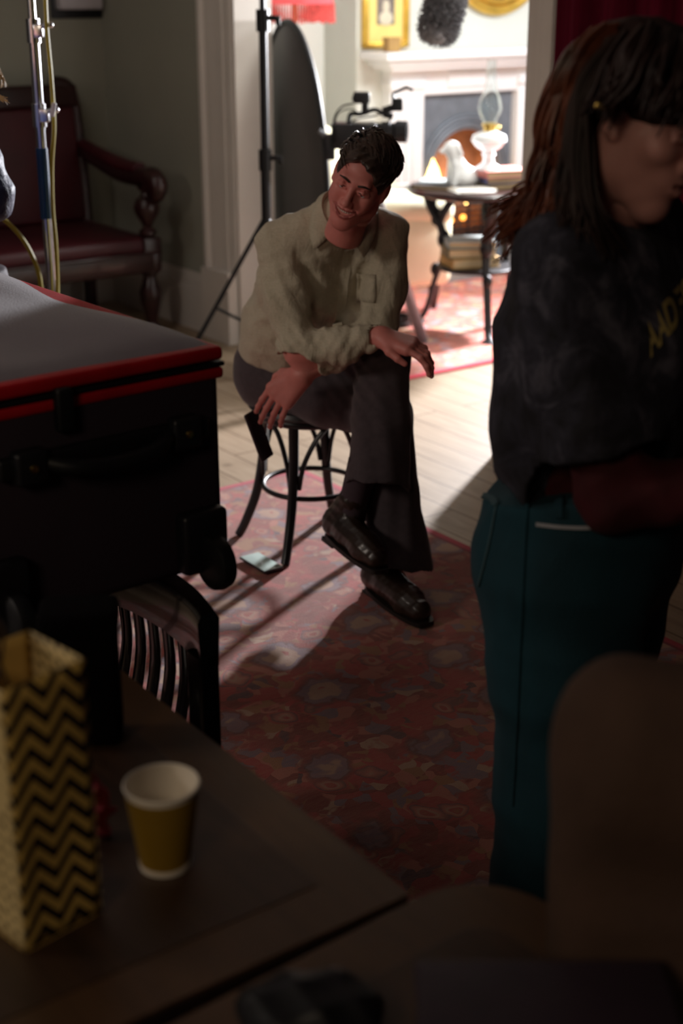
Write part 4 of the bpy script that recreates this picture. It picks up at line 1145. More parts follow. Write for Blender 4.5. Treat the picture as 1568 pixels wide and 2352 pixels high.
def backpack():
    c = G(285, 1722, .75)
    t = thing('black_pouch', 'black padded pouch standing upright behind the gift bag', 'pouch', (c.x - .055, c.y + .03, .751), 0.1)
    m = MB(); m.box((.0, .0, .098), (.10, .07, .195), bev=.015); m.build('pouch_body', 'matte_black', t)
    m = MB(); m.box((.0, .0, .18), (.106, .076, .04), bev=.012); m.build('flap', 'matte_black', t)
backpack()
def cup():
    c = G(380, 1984, .75)
    t = thing('paper_cup', 'yellow paper cup with white rim standing on the table', 'cup', (c.x, c.y, .751))
    m = MB(); m.lathe([(.0295, .006), (.0425, .106), (.0415, .106), (.0285, .007), (0, .007), (0, .006)], seg=48); m.build('cup_wall', 'cup_inside', t)
    m = MB(); m.lathe([(.0300, .007), (.0428, .099), (.0426, .100), (.0297, .008)], seg=48, closed=True); m.build('cup_sleeve', 'cup_yellow', t)
    m = MB(); m.torus((0, 0, .107), .0425, .0020, 48, 8); m.build('rim', 'cup_inside', t)
    m = MB(); m.lathe([(.0285, 0), (.0302, .0), (.0312, .007), (.0285, .007)], seg=48, closed=True); m.build('foot_rim', 'cup_inside', t)
cup()
# right hand side, very near
def brown_chair():
    c = Vector((.47, 1.16, 0))
    t = thing('upholstered_chair', 'dark brown upholstered chair back rising at the right edge of the photo', 'chair', c, math.radians(-20))
    V = Vol((-.42, -.2, .3), (.42, .3, 1.2), .012)
    V.box((0, 0, .73), (.27, .065, .37), rd=.06).cap((-.17, 0, 1.00), (.17, 0, 1.03), .085, .085, .05)
    V.disp(wrinkle(.006, [((9, 4, 6), 1), ((-5, 8, 9), .8)], 4))
    o = np_obj('backrest', [V.mesh()], 'brown_chair_cloth', t)
    m = MB(); m.box((0, .26, .44), (.50, .46, .12), bev=.05); m.build('seat', 'brown_chair_cloth', t)
    for x in (-.21, .21):
        for y in (0.02, .42):
            m = MB(); m.tube([(x, y, .42), (x * 1.05, y, 0)], [.022, .015], seg=10); m.build('leg', 'mahogany', t)
brown_chair()
def dark_box():
    t = thing('equipment_box', 'purplish black box lying on the rounded corner table', 'box', (.19, 1.03, .751), 0.0)
    m = MB(); m.box((0, 0, .035), (.235, .20, .07), bev=.010); m.build('box_body', 'purple_black', t)
    m = MB(); m.box((0, 0, .078), (.24, .205, .018), bev=.006); m.build('lid', 'purple_black', t)
    m = MB(); m.box((-.0, -.105, .05), (.03, .012, .03), bev=.004); m.build('latch', 'rubber', t)
    m = MB(); V = Vol((-.1, -.08, -.01), (.1, .08, .1), .004); V.ell((0, 0, .03), (.075, .05, .035)).disp(wrinkle(.005, [((60, 20, 30), 1), ((-20, 60, 50), .8)], 2)).cut((0, 0, 0), (0, 0, -1))
    o = np_obj('folded_cloth', [V.mesh()], 'rubber'); o.location = (-.03, 1.125, .751); tag(o, 'crumpled black cloth at the bottom edge of the photo', 'cloth')
dark_box()

# ------------------------------------------------------------------ stool and phones
def stool():
    c = Vector((-.10, 4.325, .012))
    t = thing('bentwood_stool', 'black bentwood stool under the seated man', 'stool', c)
    m = MB(); m.lathe([(0, .445), (.16, .443), (.185, .446), (.195, .458), (.19, .470), (.17, .476), (0, .470)], seg=48); m.build('seat', 'stool_black', t)
    m = MB(); m.torus((0, 0, .432), .158, .014, 48, 10); m.build('seat_ring', 'stool_black', t)
    feet = [(-.075, -.225), (-.254, .035), (.07, .225), (.25, -.035)]
    rr_ = .185
    for (x, y) in feet:
        l = math.hypot(x, y); dx, dy = x / l, y / l
        m = MB(); m.tube([(dx * .150, dy * .150, .445), (dx * .152, dy * .152, .30), (dx * .175, dy * .175, .16), (dx * .215, dy * .215, .05), (dx * .24, dy * .24, 0)], [.0165, .016, .0155, .015, .0145], seg=12, n=6); m.build('leg', 'stool_black', t)
    m = MB(); m.torus((0, 0, .19), .152, .0085, 56, 10); m.build('foot_ring', 'stool_black', t)
    for i in range(4):
        x0, y0 = feet[i]; x1, y1 = feet[(i + 1) % 4]; l0 = math.hypot(x0, y0); l1 = math.hypot(x1, y1)
        a0 = math.atan2(y0, x0); a1 = math.atan2(y1, x1)
        while a1 - a0 > PI: a1 -= 2 * PI
        while a1 - a0 < -PI: a1 += 2 * PI
        def PP(f, z, r): a = a0 + (a1 - a0) * f; return (r * math.cos(a), r * math.sin(a), z)
        m = MB(); m.tube([PP(.06, .22, .152), PP(.12, .30, .150), PP(.27, .38, .145), PP(.42, .425, .15)], .008, seg=8, n=6); m.tube([PP(.94, .22, .152), PP(.88, .30, .150), PP(.73, .38, .145), PP(.58, .425, .15)], .008, seg=8, n=6)
        m.build('arch_brace', 'stool_black', t)
stool()
def phone(loc, R, label, w_=.072, h_=.148, sm='phone_screen'):
    t = thing('smartphone', label, 'phone', loc)
    m = MB(); m.box((0, 0, .0), (w_, h_, .009), R, bev=.0035); m.build('body', 'phone_body', t)
    m = MB(); m.box(R @ Vector((0, 0, .0045)), (w_ - .005, h_ - .005, .0012), R, bev=.0004); m.build('screen', sm, t)
    m = MB(); m.box(R @ Vector((0.02, -.062, .006)), (.016, .010, .0015), R, bev=.0003); m.build('camera_bump', 'phone_body', t)
p = G(600, 1297, .012)
phone((p.x, p.y, .018), Matrix.Rotation(math.radians(35), 3, 'Z') @ Matrix.Rotation(0, 3, 'X'), 'pale phone lying on the red rug in front of the stool')
# ================================================================== people
def frame(fwd, up):
    """columns: right, forward, up (local x = person's right, y = forward, z = up)"""
    f = Vector(fwd).normalized(); u = Vector(up); u = (u - f * u.dot(f)).normalized(); r = f.cross(u)
    return np.array([[r.x, f.x, u.x], [r.y, f.y, u.y], [r.z, f.z, u.z]])
def head_vol(h=.0022, smile=0.0, fem=0.0, neck=True):
    V = Vol((-.105, -.135, -.22), (.105, .145, .14), h)
    j = 1 - .12 * fem
    V.ell((0, -.015, .035), (.074, .095, .085), k=.02)
    V.ell((0, .028, -.03), (.059, .060, .078), k=.03)
    V.cap((0, .068, -.100), (0, .062, -.090), .022 * j, .026, .025)
    for s in (-1, 1):
        V.cap((s * .046 * j, .005, -.066), (s * .012, .066, -.102), .020, .019 * j, .03)
        V.cap((s * .050, -.005, -.02), (s * .046 * j, .005, -.066), .022, .020, .03)
        V.ell((s * .040, .058, -.020 + .006 * smile), (.023, .024, .020 + .004 * smile), k=.02)
    V.cap((-.032, .078, .030), (.032, .078, .030), .013 - .003 * fem, .013 - .003 * fem, .018)
    for s in (-1, 1):
        V.ell((s * .032, .097, .008), (.018, .018, .013), k=.014, neg=True)
        V.ell((s * .032, .0745, .008), (.0145, .0135, .0135), k=.002)
        # lids
        V.cap((s * .018, .087, .0135 - .002 * smile), (s * .032, .0885, .0165 - .003 * smile), .0042, .0048, .005)
        V.cap((s * .032, .0885, .0165 - .003 * smile), (s * .047, .078, .0115 - .002 * smile), .0048, .0042, .005)
        V.cap((s * .020, .086, .001 + .002 * smile), (s * .045, .078, .001 + .003 * smile), .0035, .0035, .005)
    V.cap((0, .083, .024), (0, .106, -.022), .0085, .0105, .012)
    V.ell((0, .108, -.028), (.0125, .013, .0105), k=.008)
    for s in (-1, 1):
        V.ell((s * .0125, .099, -.031), (.0085, .011, .008), k=.006)
        V.ell((s * .006, .110, -.039), (.0032, .005, .003), k=.003, neg=True)
    # muzzle and mouth
    V.ell((0, .072, -.058), (.034, .026, .022), k=.02)
    mw = .024 + .011 * smile; up = .013 * smile
    def mouthpt(t, dz=0, dy=0): return (mw * t, .0965 - .018 * t * t + dy, -.062 + up * t * t + dz)
    ts = [-1, -.6, -.2, .2, .6, 1]
    gap = .003 + .0045 * smile
    for i in range(5):
        a, b = ts[i], ts[i + 1]
        V.cap(mouthpt(a, .0055 * (1 - abs(a) * .6) + gap * (1 - a * a) * .6), mouthpt(b, .0055 * (1 - abs(b) * .6) + gap * (1 - b * b) * .6), .0035, .0035, .005)
        V.cap(mouthpt(a, -.006 * (1 - abs(a) * .6) - gap * (1 - a * a)), mouthpt(b, -.006 * (1 - abs(b) * .6) - gap * (1 - b * b)), .0045, .0045, .006)
    for i in range(5):
        a, b = ts[i], ts[i + 1]
        V.cap(mouthpt(a, 0, .004), mouthpt(b, 0, .004), .0012 + gap * (1 - a * a), .0012 + gap * (1 - b * b), .002, neg=True)
    if smile > .3:
        for s in (-1, 1):
            V.cap((s * .020, .098, -.030), (s * .041, .080, -.062), .0022, .0025, .006, neg=True)
            V.ell((s * .040, .068, -.036), (.016, .016, .018), k=.014)
    # ears
    for s in (-1, 1):
        R = Matrix.Rotation(s * .25, 3, 'Z') @ Matrix.Rotation(-.15, 3, 'X')
        V.ell((s * .077, -.004, .002), (.008, .018, .030), R, .006)
        V.ell((s * .086, .001, .006), (.006, .009, .017), R, .004, neg=True)
        V.ell((s * .075, .004, -.024), (.007, .009, .010), k=.005)
    if neck: V.cap((0, -.015, -.06), (0, -.045, -.20), .052 - .008 * fem, .056 - .008 * fem, .03)
    return V, mouthpt, gap
def face_bits(parent, R, t, sc, off, smile, mouthpt, gap, brow_mat, body):
    def X(p): q = np.array(R) @ (np.array(p) * sc) + np.array(t) - np.array(off); return Vector(q)
    for s in (-1, 1):
        m = MB(); m.sph(X((s * .032, .0752, .008)), .0138 * sc, seg=20, rings=14); e = m.build('eye', 'eye_white', parent)
        m = MB(); m.sph(X((s * .032 - s * .002, .0845, .0075)), .0062 * sc, seg=16, rings=10); m.build('iris', 'eye_dark', e)
        m = MB(); m.tube([X((s * .018, .0895, .0105 + .0 * smile)), X((s * .031, .0920, .0115)), X((s * .046, .0815, .0085))], [.0010 * sc, .0020 * sc, .0012 * sc], seg=6, n=4); m.build('eyelashes', 'eye_dark', parent)
        m = MB(); m.tube([X((s * .013, .0945, .029 + .0 * smile)), X((s * .030, .0925, .034)), X((s * .047, .080, .029))], [.0042 * sc, .0050 * sc, .0024 * sc], seg=8, n=5, flat=.7); m.build('eyebrow', brow_mat, parent)
    m = MB()
    ts = [-1, -.7, -.35, 0, .35, .7, 1]
    m.tube([X(mouthpt(a, .0058 * (1 - abs(a) * .6) + gap * (1 - a * a) * .6, .0008)) for a in ts], [.0022, .0035, .004, .0036, .004, .0035, .0022], seg=8, n=3)
    m.tube([X(mouthpt(a, -.0063 * (1 - abs(a) * .6) - gap * (1 - a * a), .0008)) for a in ts], [.0022, .0042, .005, .0052, .005, .0042, .0022], seg=8, n=3); m.build('lips', 'lip', parent)
    if smile > .3:
        m = MB()
        for i in range(9):
            a = (i - 4) / 4.6; p = mouthpt(a * .8, .0035 * (1 - a * a * .6), -.004)
            m.sph(X(p), (.0036 * sc, .0030 * sc, .0052 * sc), R=Matrix(np.array(R).tolist()), seg=10, rings=6)
        m.build('teeth', 'teeth', parent)
def hand_vol(wrist, fdir, back, thumb, L=.185, curl=(.35, .4, .45, .5), spread=.10, thumb_curl=.4, arm=None, h=.0026, fan=None):
    """fdir: wrist to knuckles; back: normal on the back of the hand; thumb: side the thumb is on"""
    w_ = Vector(wrist); d = Vector(fdir).normalized(); n = Vector(back); n = (n - d * n.dot(d)).normalized(); s = Vector(thumb); s = (s - d * s.dot(d) - n * s.dot(n)).normalized()
    lo = [min(w_[i], w_[i] + d[i] * L) - .11 for i in range(3)]; hi = [max(w_[i], w_[i] + d[i] * L) + .11 for i in range(3)]
    V = Vol(lo, hi, h)
    if arm is not None: V.cap(arm, w_, .036, .026, .02)
    V.ell(w_ + d * .01, (.028, .022, .024), k=.02)
    pl = .50 * L
    offs = [.030, .010, -.011, -.030]; kl = [pl * .98, pl, pl * .96, pl * .88]
    fl = [(.042, .026, .021), (.046, .030, .022), (.043, .027, .021), (.034, .021, .019)]; sc = L / .185
    for i in range(4):
        k = w_ + d * kl[i] + s * offs[i] * sc
        V.cap(w_ + d * .012 + s * offs[i] * .5, k, .0165, .0125, .016); V.cap(w_ + d * .012 + s * offs[i] * .5 - n * .006, k - n * .006, .016, .012, .014)
        p = k; c = curl[i]; ang = c * .6; sp = (1.5 - i) * spread + (fan[i] if fan else 0)
        base = (d + s * sp).normalized()
        rs = (.0098, .0088, .0080, .0068)
        for j in range(3):
            dirv = (base * math.cos(ang) - n * math.sin(ang)).normalized(); q = p + dirv * fl[i][j] * sc
            V.cap(p, q, rs[j] * (0.92 if i == 3 else 1), rs[j + 1] * (0.92 if i == 3 else 1), .004)
            V.ell(q, rs[j + 1] * 1.08, k=.003)
            p = q; ang += c
    tb = w_ + d * .022 + s * .020 - n * .004; d1 = (d * .75 + s * .65 - n * .25).normalized(); t1 = tb + d1 * .042
    V.cap(w_ + d * .012 + s * .008, t1, .017, .0125, .014)
    d2 = (d * 1 + s * (.45 - thumb_curl * .5) - n * thumb_curl * .7).normalized(); t2 = t1 + d2 * .032; V.cap(t1, t2, .0115, .0100, .005)
    d3 = (d * 1 + s * (.2 - thumb_curl * .8) - n * thumb_curl).normalized(); V.cap(t2, t2 + d3 * .024, .0100, .0078, .004)
    return V
def shoe(parent, heel, toe, ankle, off, mt='boot_leather', sole_t=.012, heel_h=.022, name='boot', L=None, tilt_up=(0, 0, 1), shaft=.07):
    hl = Vector(heel); to = Vector(toe); d = (to - hl).normalized(); L = (to - hl).length; u = Vector(tilt_up); u = (u - d * u.dot(d)).normalized(); s = d.cross(u)
    lo = [min(hl[i], to[i], ankle[i]) - .09 for i in range(3)]; hi = [max(hl[i], to[i], ankle[i]) + .12 for i in range(3)]
    V = Vol(lo, hi, .0035)
    b = sole_t + .004; P = lambda x, z, y=0: hl + d * x * L + u * (z + b) + s * y
    V.cap(P(.12, .038), P(.35, .042), .040, .042, .02); V.cap(P(.35, .040), P(.70, .030), .041, .044, .02); V.cap(P(.70, .028), P(.88, .022), .043, .034, .02)
    V.cap(P(.12, .05), Vector(ankle) + (Vector(ankle) - P(.2, .05)).normalized() * shaft * .5, .042, .046, .03); V.cap(P(.35, .055), P(.6, .04), .032, .030, .03)
    V.disp(wrinkle(.0012, [((120, 60, 90), 1), ((-60, 110, 70), .7)], 5))
    V.cut(P(0, -.0), -u, k=0)
    o = np_obj(name, [V.mesh()], mt, parent, off)
    m = MB(); n = 40; pl = []
    for i in range(n):
        a = 2 * PI * i / n; x = .5 + .5 * math.cos(a); wdt = (.038 + .008 * math.sin(min(1, x / .75) * PI / 2 * 1.0)) * abs(math.sin(a)) ** .5 * (1 if math.sin(a) > 0 else -1)
        pl.append((x * (L + .01) - .003, wdt))
    vs = [hl + d * x + s * y + u * z for z in (0.006, sole_t + .006) for x, y in pl]
    m.add(vs, [tuple(range(n))[::-1], tuple(range(n, 2 * n))] + [(i, (i + 1) % n, n + (i + 1) % n, n + i) for i in range(n)])
    R = Matrix((s, d, u)).transposed(); m.box(hl + d * .035 + u * (.003 - heel_h * .4 + .004), (.062, .066, heel_h * .8), R, bev=.004)
    m.build('sole', 'boot_sole', o, off=off)
    return o

# ------------------------------------------------------------------ the seated man
def seated_man():
    base = np.array([-.10, 4.25, 0.0])
    hipC = np.array((-.14, 4.36, .575)); hipL = np.array((-.06, 4.41, .58)); hipR = np.array((-.215, 4.30, .565))
    kneeL = np.array((.120, 3.985, .705)); kneeR = np.array((.13, 3.99, .53))
    ankL = np.array((.035, 3.87, .30)); ankR = np.array((.14, 3.875, .10))
    chest = np.array((-.03, 4.12, .93)); neck = np.array((.015, 4.02, 1.085))
    shR = np.array((-.175, 4.03, 1.018)); shL = np.array((.125, 4.07, 1.040))
    elR = np.array((-.118, 3.90, .745)); wrR = np.array((.105, 3.835, .803))
    elL = np.array((.105, 3.99, .79)); wrL = np.array((-.108, 3.885, .682))
    hR = frame((-.32, -.90, -.24), (.40, -.22, 1.0)); hT = np.array((.052, 3.84, 1.222)); hS = .945
    V, mp, gap = head_vol(smile=1.0)
    head = xf(V.mesh(), hR, hT, hS)
    # hands
    HR = hand_vol(wrR, (.115, -.055, -.022), (.2, -.25, 1), (.3, -1, .1), curl=(.42, .55, .62, .66), spread=.07, thumb_curl=.5, L=.20, arm=elR * .35 + wrR * .65).mesh()
    HL = hand_vol(wrL, (-.115, .035, -.115), (-.25, -.85, .25), (-.75, -.1, .7), curl=(.20, .20, .22, .26), L=.215, fan=(-.30, -.28, -.28, -.26), spread=.08, thumb_curl=.45, arm=elL * .35 + wrL * .65).mesh()
    V = Vol((-.40, 3.55, -.01), (.36, 4.62, 1.18), .009)
    V.chain([hipC, (-.08, 4.26, .76), chest + (0, .04, 0)], [.10, .085, .08], .03).cap(chest + (0, .04, 0), neck + (0, .015, 0), .07, .046, .03).cap(neck, hT + np.array((-.01, .05, -.08)), .052, .05, .02)
    V.chain([shR, elR, wrR], [.045, .040, .026], .03).chain([shL, elL, wrL], [.045, .040, .026], .03).cap(shR, shL, .045, .045, .05)
    V.chain([hipL, kneeL, ankL], [.07, .052, .035], .03).chain([hipR, kneeR, ankR], [.07, .052, .035], .03)
    V.cap(ankL + (0, 0, -.05), (.075, 3.76, .19), .026, .018, .02).cap(ankR, (.21, 3.72, .05), .03, .022, .02)
    body = np_obj('person', [head, HR, HL, V.mesh()], 'skin', None, base); body.location = base
    tag(body, 'smiling man in pale linen shirt sitting cross legged on a bentwood stool', 'person')
    face_bits(body, hR, hT, hS, base, 1.0, mp, gap, 'hair_brown', body)
    # hair
    V = Vol((-.12, -.15, -.09), (.12, .14, .17), .0032)
    V.ell((0, -.020, .034), (.081, .104, .083), k=.02).ell((.0, .030, .080), (.060, .060, .036), k=.03).ell((-.012, .070, .080), (.042, .026, .022), k=.02)
    V.ell((.008, .097, -.010), (.066, .076, .100), k=.016, neg=True)
    for s in (-1, 1):
        V.ell((s * .10, .012, -.03), (.035, .032, .045), k=.01, neg=True)
    V.cut((0, 0, -.065), (0, -.35, -1))
    V.disp(wrinkle(.0038, [((70, 35, 30), 1), ((120, -60, 50), .7), ((40, 140, -60), .5)], 8, 1.4))
    hair = np_obj('hair', [xf(V.mesh(), hR, hT, hS)], 'hair_brown', body, base)
    m = MB(); rr = random.Random(4)
    for i in range(330):
        th = rr.uniform(-.05, 1.35); a = rr.uniform(0, 2 * PI)
        q = Vector((.080 * math.sin(th) * math.cos(a), -.020 + .102 * math.sin(th) * math.sin(a), .036 + .084 * math.cos(th)))
        if q.y > .030 and q.z < .095: continue
        nrm = Vector((q.x / .09 ** 2, (q.y + .02) / .11 ** 2, (q.z - .04) / .095 ** 2)).normalized()
        tn = (Vector((-.75, .8, -.1)) + Vector((rr.gauss(0, .22), rr.gauss(0, .2), rr.gauss(0, .15)))); tn = (tn - nrm * tn.dot(nrm)).normalized()
        l = rr.uniform(.035, .060); c = nrm * rr.uniform(.002, .006)
        ps = [q, q + tn * l * .35 + c, q + tn * l * .7 + c * 1.1 - nrm * .002, q + tn * l - nrm * .004]
        ps = [Vector(hR @ np.array(p) + hT - base) for p in ps]; m.tube(ps, [.0036, .0042, .0032, .001], seg=5, n=3)
    m.build('hair_locks', 'hair_brown', hair)
    # ---------------- shirt
    V = Vol((-.42, 3.68, .50), (.30, 4.66, 1.20), .0055)
    sx = np.array((.06, .03, 0))
    for q in (-1, 1):
        V.chain([hipC + q * sx * 1.0 + (0, .0, .04), np.array((-.105, 4.27, .74)) + q * sx * 1.0, np.array((-.05, 4.15, .90)) + q * sx * 1.0, np.array((-.02, 4.08, 1.01)) + q * sx], [.125, .125, .122, .088], .06)
    V.cap(neck + np.array((-.01, .02, .012)), shR + np.array((.015, .01, .008)), .066, .060, .05).cap(neck + np.array((0, .02, .0)), shL + np.array((0, 0, .005)), .062, .060, .05)
    eR = elR + np.array((0, 0, .0)); 
    V.chain([shR, shR * .45 + eR * .55 + (-.012, 0, 0), eR], [.066, .060, .056], .035)
    V.chain([eR, eR * .45 + wrR * .55 + (0, 0, -.006), wrR * .97 + eR * .03 + (-.004, 0, 0)], [.056, .050, .037], .03)
    V.chain([shL, shL * .45 + elL * .55 + (.012, 0, 0), elL], [.066, .060, .052], .03)
    V.chain([elL, elL * .4 + wrL * .6, wrL * .85 + elL * .15], [.052, .045, .036], .025)
    # bloused tail at the back left
    V.cap((-.255, 4.34, .70), (-.16, 4.28, .70), .038, .06, .05)
    d = wrR - elR; d /= np.linalg.norm(d); V.cut(wrR - d * .004, d, wrR + d * .03, .10); V.cap(wrR - d * .05, wrR + d * .02, .029, .027, .003, neg=True)
    d = wrL - elL; d /= np.linalg.norm(d); V.cut(wrL - d * .035, d, wrL + d * .03, .085); V.cap(wrL - d * .07, wrL + d * .02, .029, .027, .003, neg=True)
    V.cut((-.1, 4.3, .605), (.15, -.1, -1), (-.1, 4.36, .5), .30)
    # neck opening
    V.cap(neck + np.array((.005, -.01, -.0)), neck + np.array((.03, -.05, .13)), .038, .062, .006, neg=True)
    V.disp(wrinkle(.0050, [((34, 8, 10), 1), ((-18, 22, 26), .7), ((56, -12, 24), .6), ((12, 30, -42), .4)], 3, 1.2))
    # drag folds radiating from the armpit and elbow bend
    def folds(X, Y, Z):
        e = np.exp(-((X - elR[0]) ** 2 + (Y - elR[1]) ** 2 + (Z - elR[2]) ** 2) / .007); q = np.sin(((X - elR[0]) * .8 + (Z - elR[2]) * .9) * 190 + np.sin(Y * 40) * 1.5)
        e2 = np.exp(-((X - .02) ** 2 + (Z - .77) ** 2 + (Y - 3.88) ** 2) / .008); q2 = np.sin((X * .95 - Z * .35) * 210 + np.sin(Z * 60))
        e3 = np.exp(-((X + .09) ** 2 / .008 + (Z - .93) ** 2 / .012)); q3 = np.sin((X * .8 + Z * .5) * 130)
        e4 = np.exp(-((X - .05) ** 2 / .01 + (Z - .90) ** 2 / .02)); q4 = np.sin((X * .9 - Z * .3) * 110 + 1)
        return .0045 * e * q + .004 * e2 * q2 + .005 * e3 * q3 + .004 * e4 * q4
    V.disp(folds)
    shirt = np_obj('shirt', [V.mesh()], 'linen_shirt', body, base)
    bv = bvh_of(shirt)
    # collar
    up = Vector((.12, -.42, .90)).normalized(); fw = Vector((-.10, -.88, -.42)); fw = (fw - up * fw.dot(up)).normalized(); rt = fw.cross(up)
    N = Vector(neck) + Vector((-.005, -.005, .018))
    m = MB(); rows = []; n = 40
    for i in range(n + 1):
        a = -1 + 2 * i / n; th = a * math.radians(163); # 0 = back, ±163 = front
        dirv = -fw * math.cos(th) + rt * math.sin(th)
        front = max(0, (abs(a) - .45) / .55)
        ri = .068 + .008 * front; topz = .048 - .055 * front ** 1.5; tip = max(0, (abs(a) - .55) / .45) ** 1.4; sg = 1 if a > 0 else -1
        p_in = N + dirv * (ri - .004) + up * (topz - .035); p_top = N + dirv * ri + up * topz
        p_out = N + dirv * (ri + .022 + .004 * tip) + up * (topz - .034 - .018 * tip) + fw * .004 * tip + rt * sg * .040 * tip
        rows.append((p_in, p_top, p_top.lerp(p_out, .5) + dirv * .006, p_out))
    vs = [q - Vector(base) for r in rows for q in r]; fs = []
    for i in range(n):
        for k in range(3): fs.append((i * 4 + k, i * 4 + k + 1, (i + 1) * 4 + k + 1, (i + 1) * 4 + k))
    m.add(vs, fs); o = m.build('collar', 'linen_shirt', shirt); so = o.modifiers.new('thickness', 'SOLIDIFY'); so.thickness = .0035; 
    strip_on(bv, [(800, 572), (790, 640), (783, 700), (775, 748)], .028, .0035).build('placket', 'linen_shirt', shirt, off=base)
    for (x, y) in ((797, 575), (790, 635), (784, 690)):
        h = hit(bv, x, y, .003)
        if h:
            m = MB(); m.lathe([(0, 0), (.0052, 0), (.0055, .0015), (.004, .0022), (0, .0018)], h[0], 14, R=rotm(h[1])); m.build('button', 'linen_shirt', shirt, off=base)
    # pocket
    g = [[hit(bv, 817 + i * 9 + (1 - j / 5) * 1, 628 + j * 13 + i * .6, .003) for i in range(6)] for j in range(6)]
    if all(q for r in g for q in r):
        vs = [q[0] for r in g for q in r]; fs = [(j * 6 + i, j * 6 + i + 1, j * 6 + i + 7, j * 6 + i + 6) for j in range(5) for i in range(5)]
        m = MB(); m.add(vs, fs); o = m.build('chest_pocket', 'linen_shirt', shirt, off=base); so = o.modifiers.new('thickness', 'SOLIDIFY'); so.thickness = .003
    # ---------------- trousers
    V = Vol((-.40, 3.70, .05), (.36, 4.62, .86), .0055)
    V.cap(hipC + np.array((-.07, -.045, .0)), hipC + np.array((.06, .03, .0)), .128, .125, .04).cap(hipC + np.array((-.06, -.02, .07)), hipC + np.array((.06, .03, .07)), .115, .11, .04)
    V.chain([hipL, hipL * .5 + kneeL * .5, kneeL], [.105, .092, .076], .035)
    V.chain([kneeL, kneeL * .5 + np.array((.105, 3.855, .36)) * .5, np.array((.103, 3.850, .355))], [.077, .084, .092], .02)
    V.chain([hipR, hipR * .5 + kneeR * .5, kneeR], [.108, .094, .078], .03)
    V.cut((.103, 3.85, .385), (-.03, -.12, -1), (.09, 3.80, .27), .135)
    V.cap((.100, 3.85, .33), (.106, 3.86, .37), .072, .060, .004, neg=True)
    V2 = Vol((-.05, 3.70, .03), (.36, 4.15, .68), .0055)
    V2.chain([kneeR + (hipR - kneeR) * .25, kneeR], [.085, .078], .03)
    V2.chain([kneeR, kneeR * .5 + np.array((.168, 3.875, .08)) * .5, np.array((.178, 3.875, .06))], [.075, .080, .096], .02)
    V2.cut((.17, 3.87, .112), (-.18, -.1, -1))
    V2.cap((.175, 3.872, .05), (.17, 3.88, .10), .070, .055, .004, neg=True)
    def creas(X, Y, Z):
        # creases hanging from the raised knee
        e = np.exp(-((Y - 3.9) ** 2) / .02) * np.clip((.72 - Z) * 4, 0, 1); q = np.sin((X - .1) * 95 + (Z * 6) + np.sin(Z * 11))
        e2 = np.exp(-((X + .2) ** 2 + (Z - .70) ** 2) / .012); q2 = np.sin(Z * 150 + X * 60)
        e3 = np.exp(-((X - .02) ** 2 + (Z - .66) ** 2) / .01); q3 = np.sin((X + Z) * 120)
        return .0035 * e * q + .005 * e2 * q2 + .004 * e3 * q3
    V.disp(creas).disp(wrinkle(.002, [((20, 10, 16), 1), ((-12, 24, 30), .8)], 12)); V2.disp(creas)
    trs = np_obj('trousers', [V.mesh(), V2.mesh()], 'wool_trousers', body, base)
    # socks and boots
    m = MB(); m.tube([Vector(ankL) - Vector(base) + Vector((.03, .0, .13)), Vector(ankL) - Vector(base) + Vector((.0, 0, .0)), Vector(ankL) - Vector(base) + Vector((-.005, .01, -.06))], [.046, .042, .040], seg=16, n=4); m.build('sock', 'sock', body)
    shoe(body, (-.035, 3.945, .168), (.110, 3.690, .150), ankL + np.array((-.003, .005, .0)), base, tilt_up=(.12, 0, 1), name='boot', shaft=.02)
    shoe(body, (.085, 3.915, .010), (.238, 3.640, .010), ankR + np.array((-.005, .0, .03)), base, name='boot', shaft=.12)
    # phone held in the lowered hand
    c = W(594, 1000, 3.97)
    R = Matrix(((.35, .8, 0), (-.33, .1, .94), (.85, -.25, .33))).transposed(); yy = Vector((-.33, .1, .94)).normalized(); zz = Vector((.85, -.45, .30)); zz = (zz - yy * zz.dot(yy)).normalized(); xx = yy.cross(zz); R = Matrix((xx, yy, zz)).transposed()
    phone(c, R, 'dark phone held in the seated man\'s lowered hand', w_=.066, sm='phone_body')
    return body
seated_man()

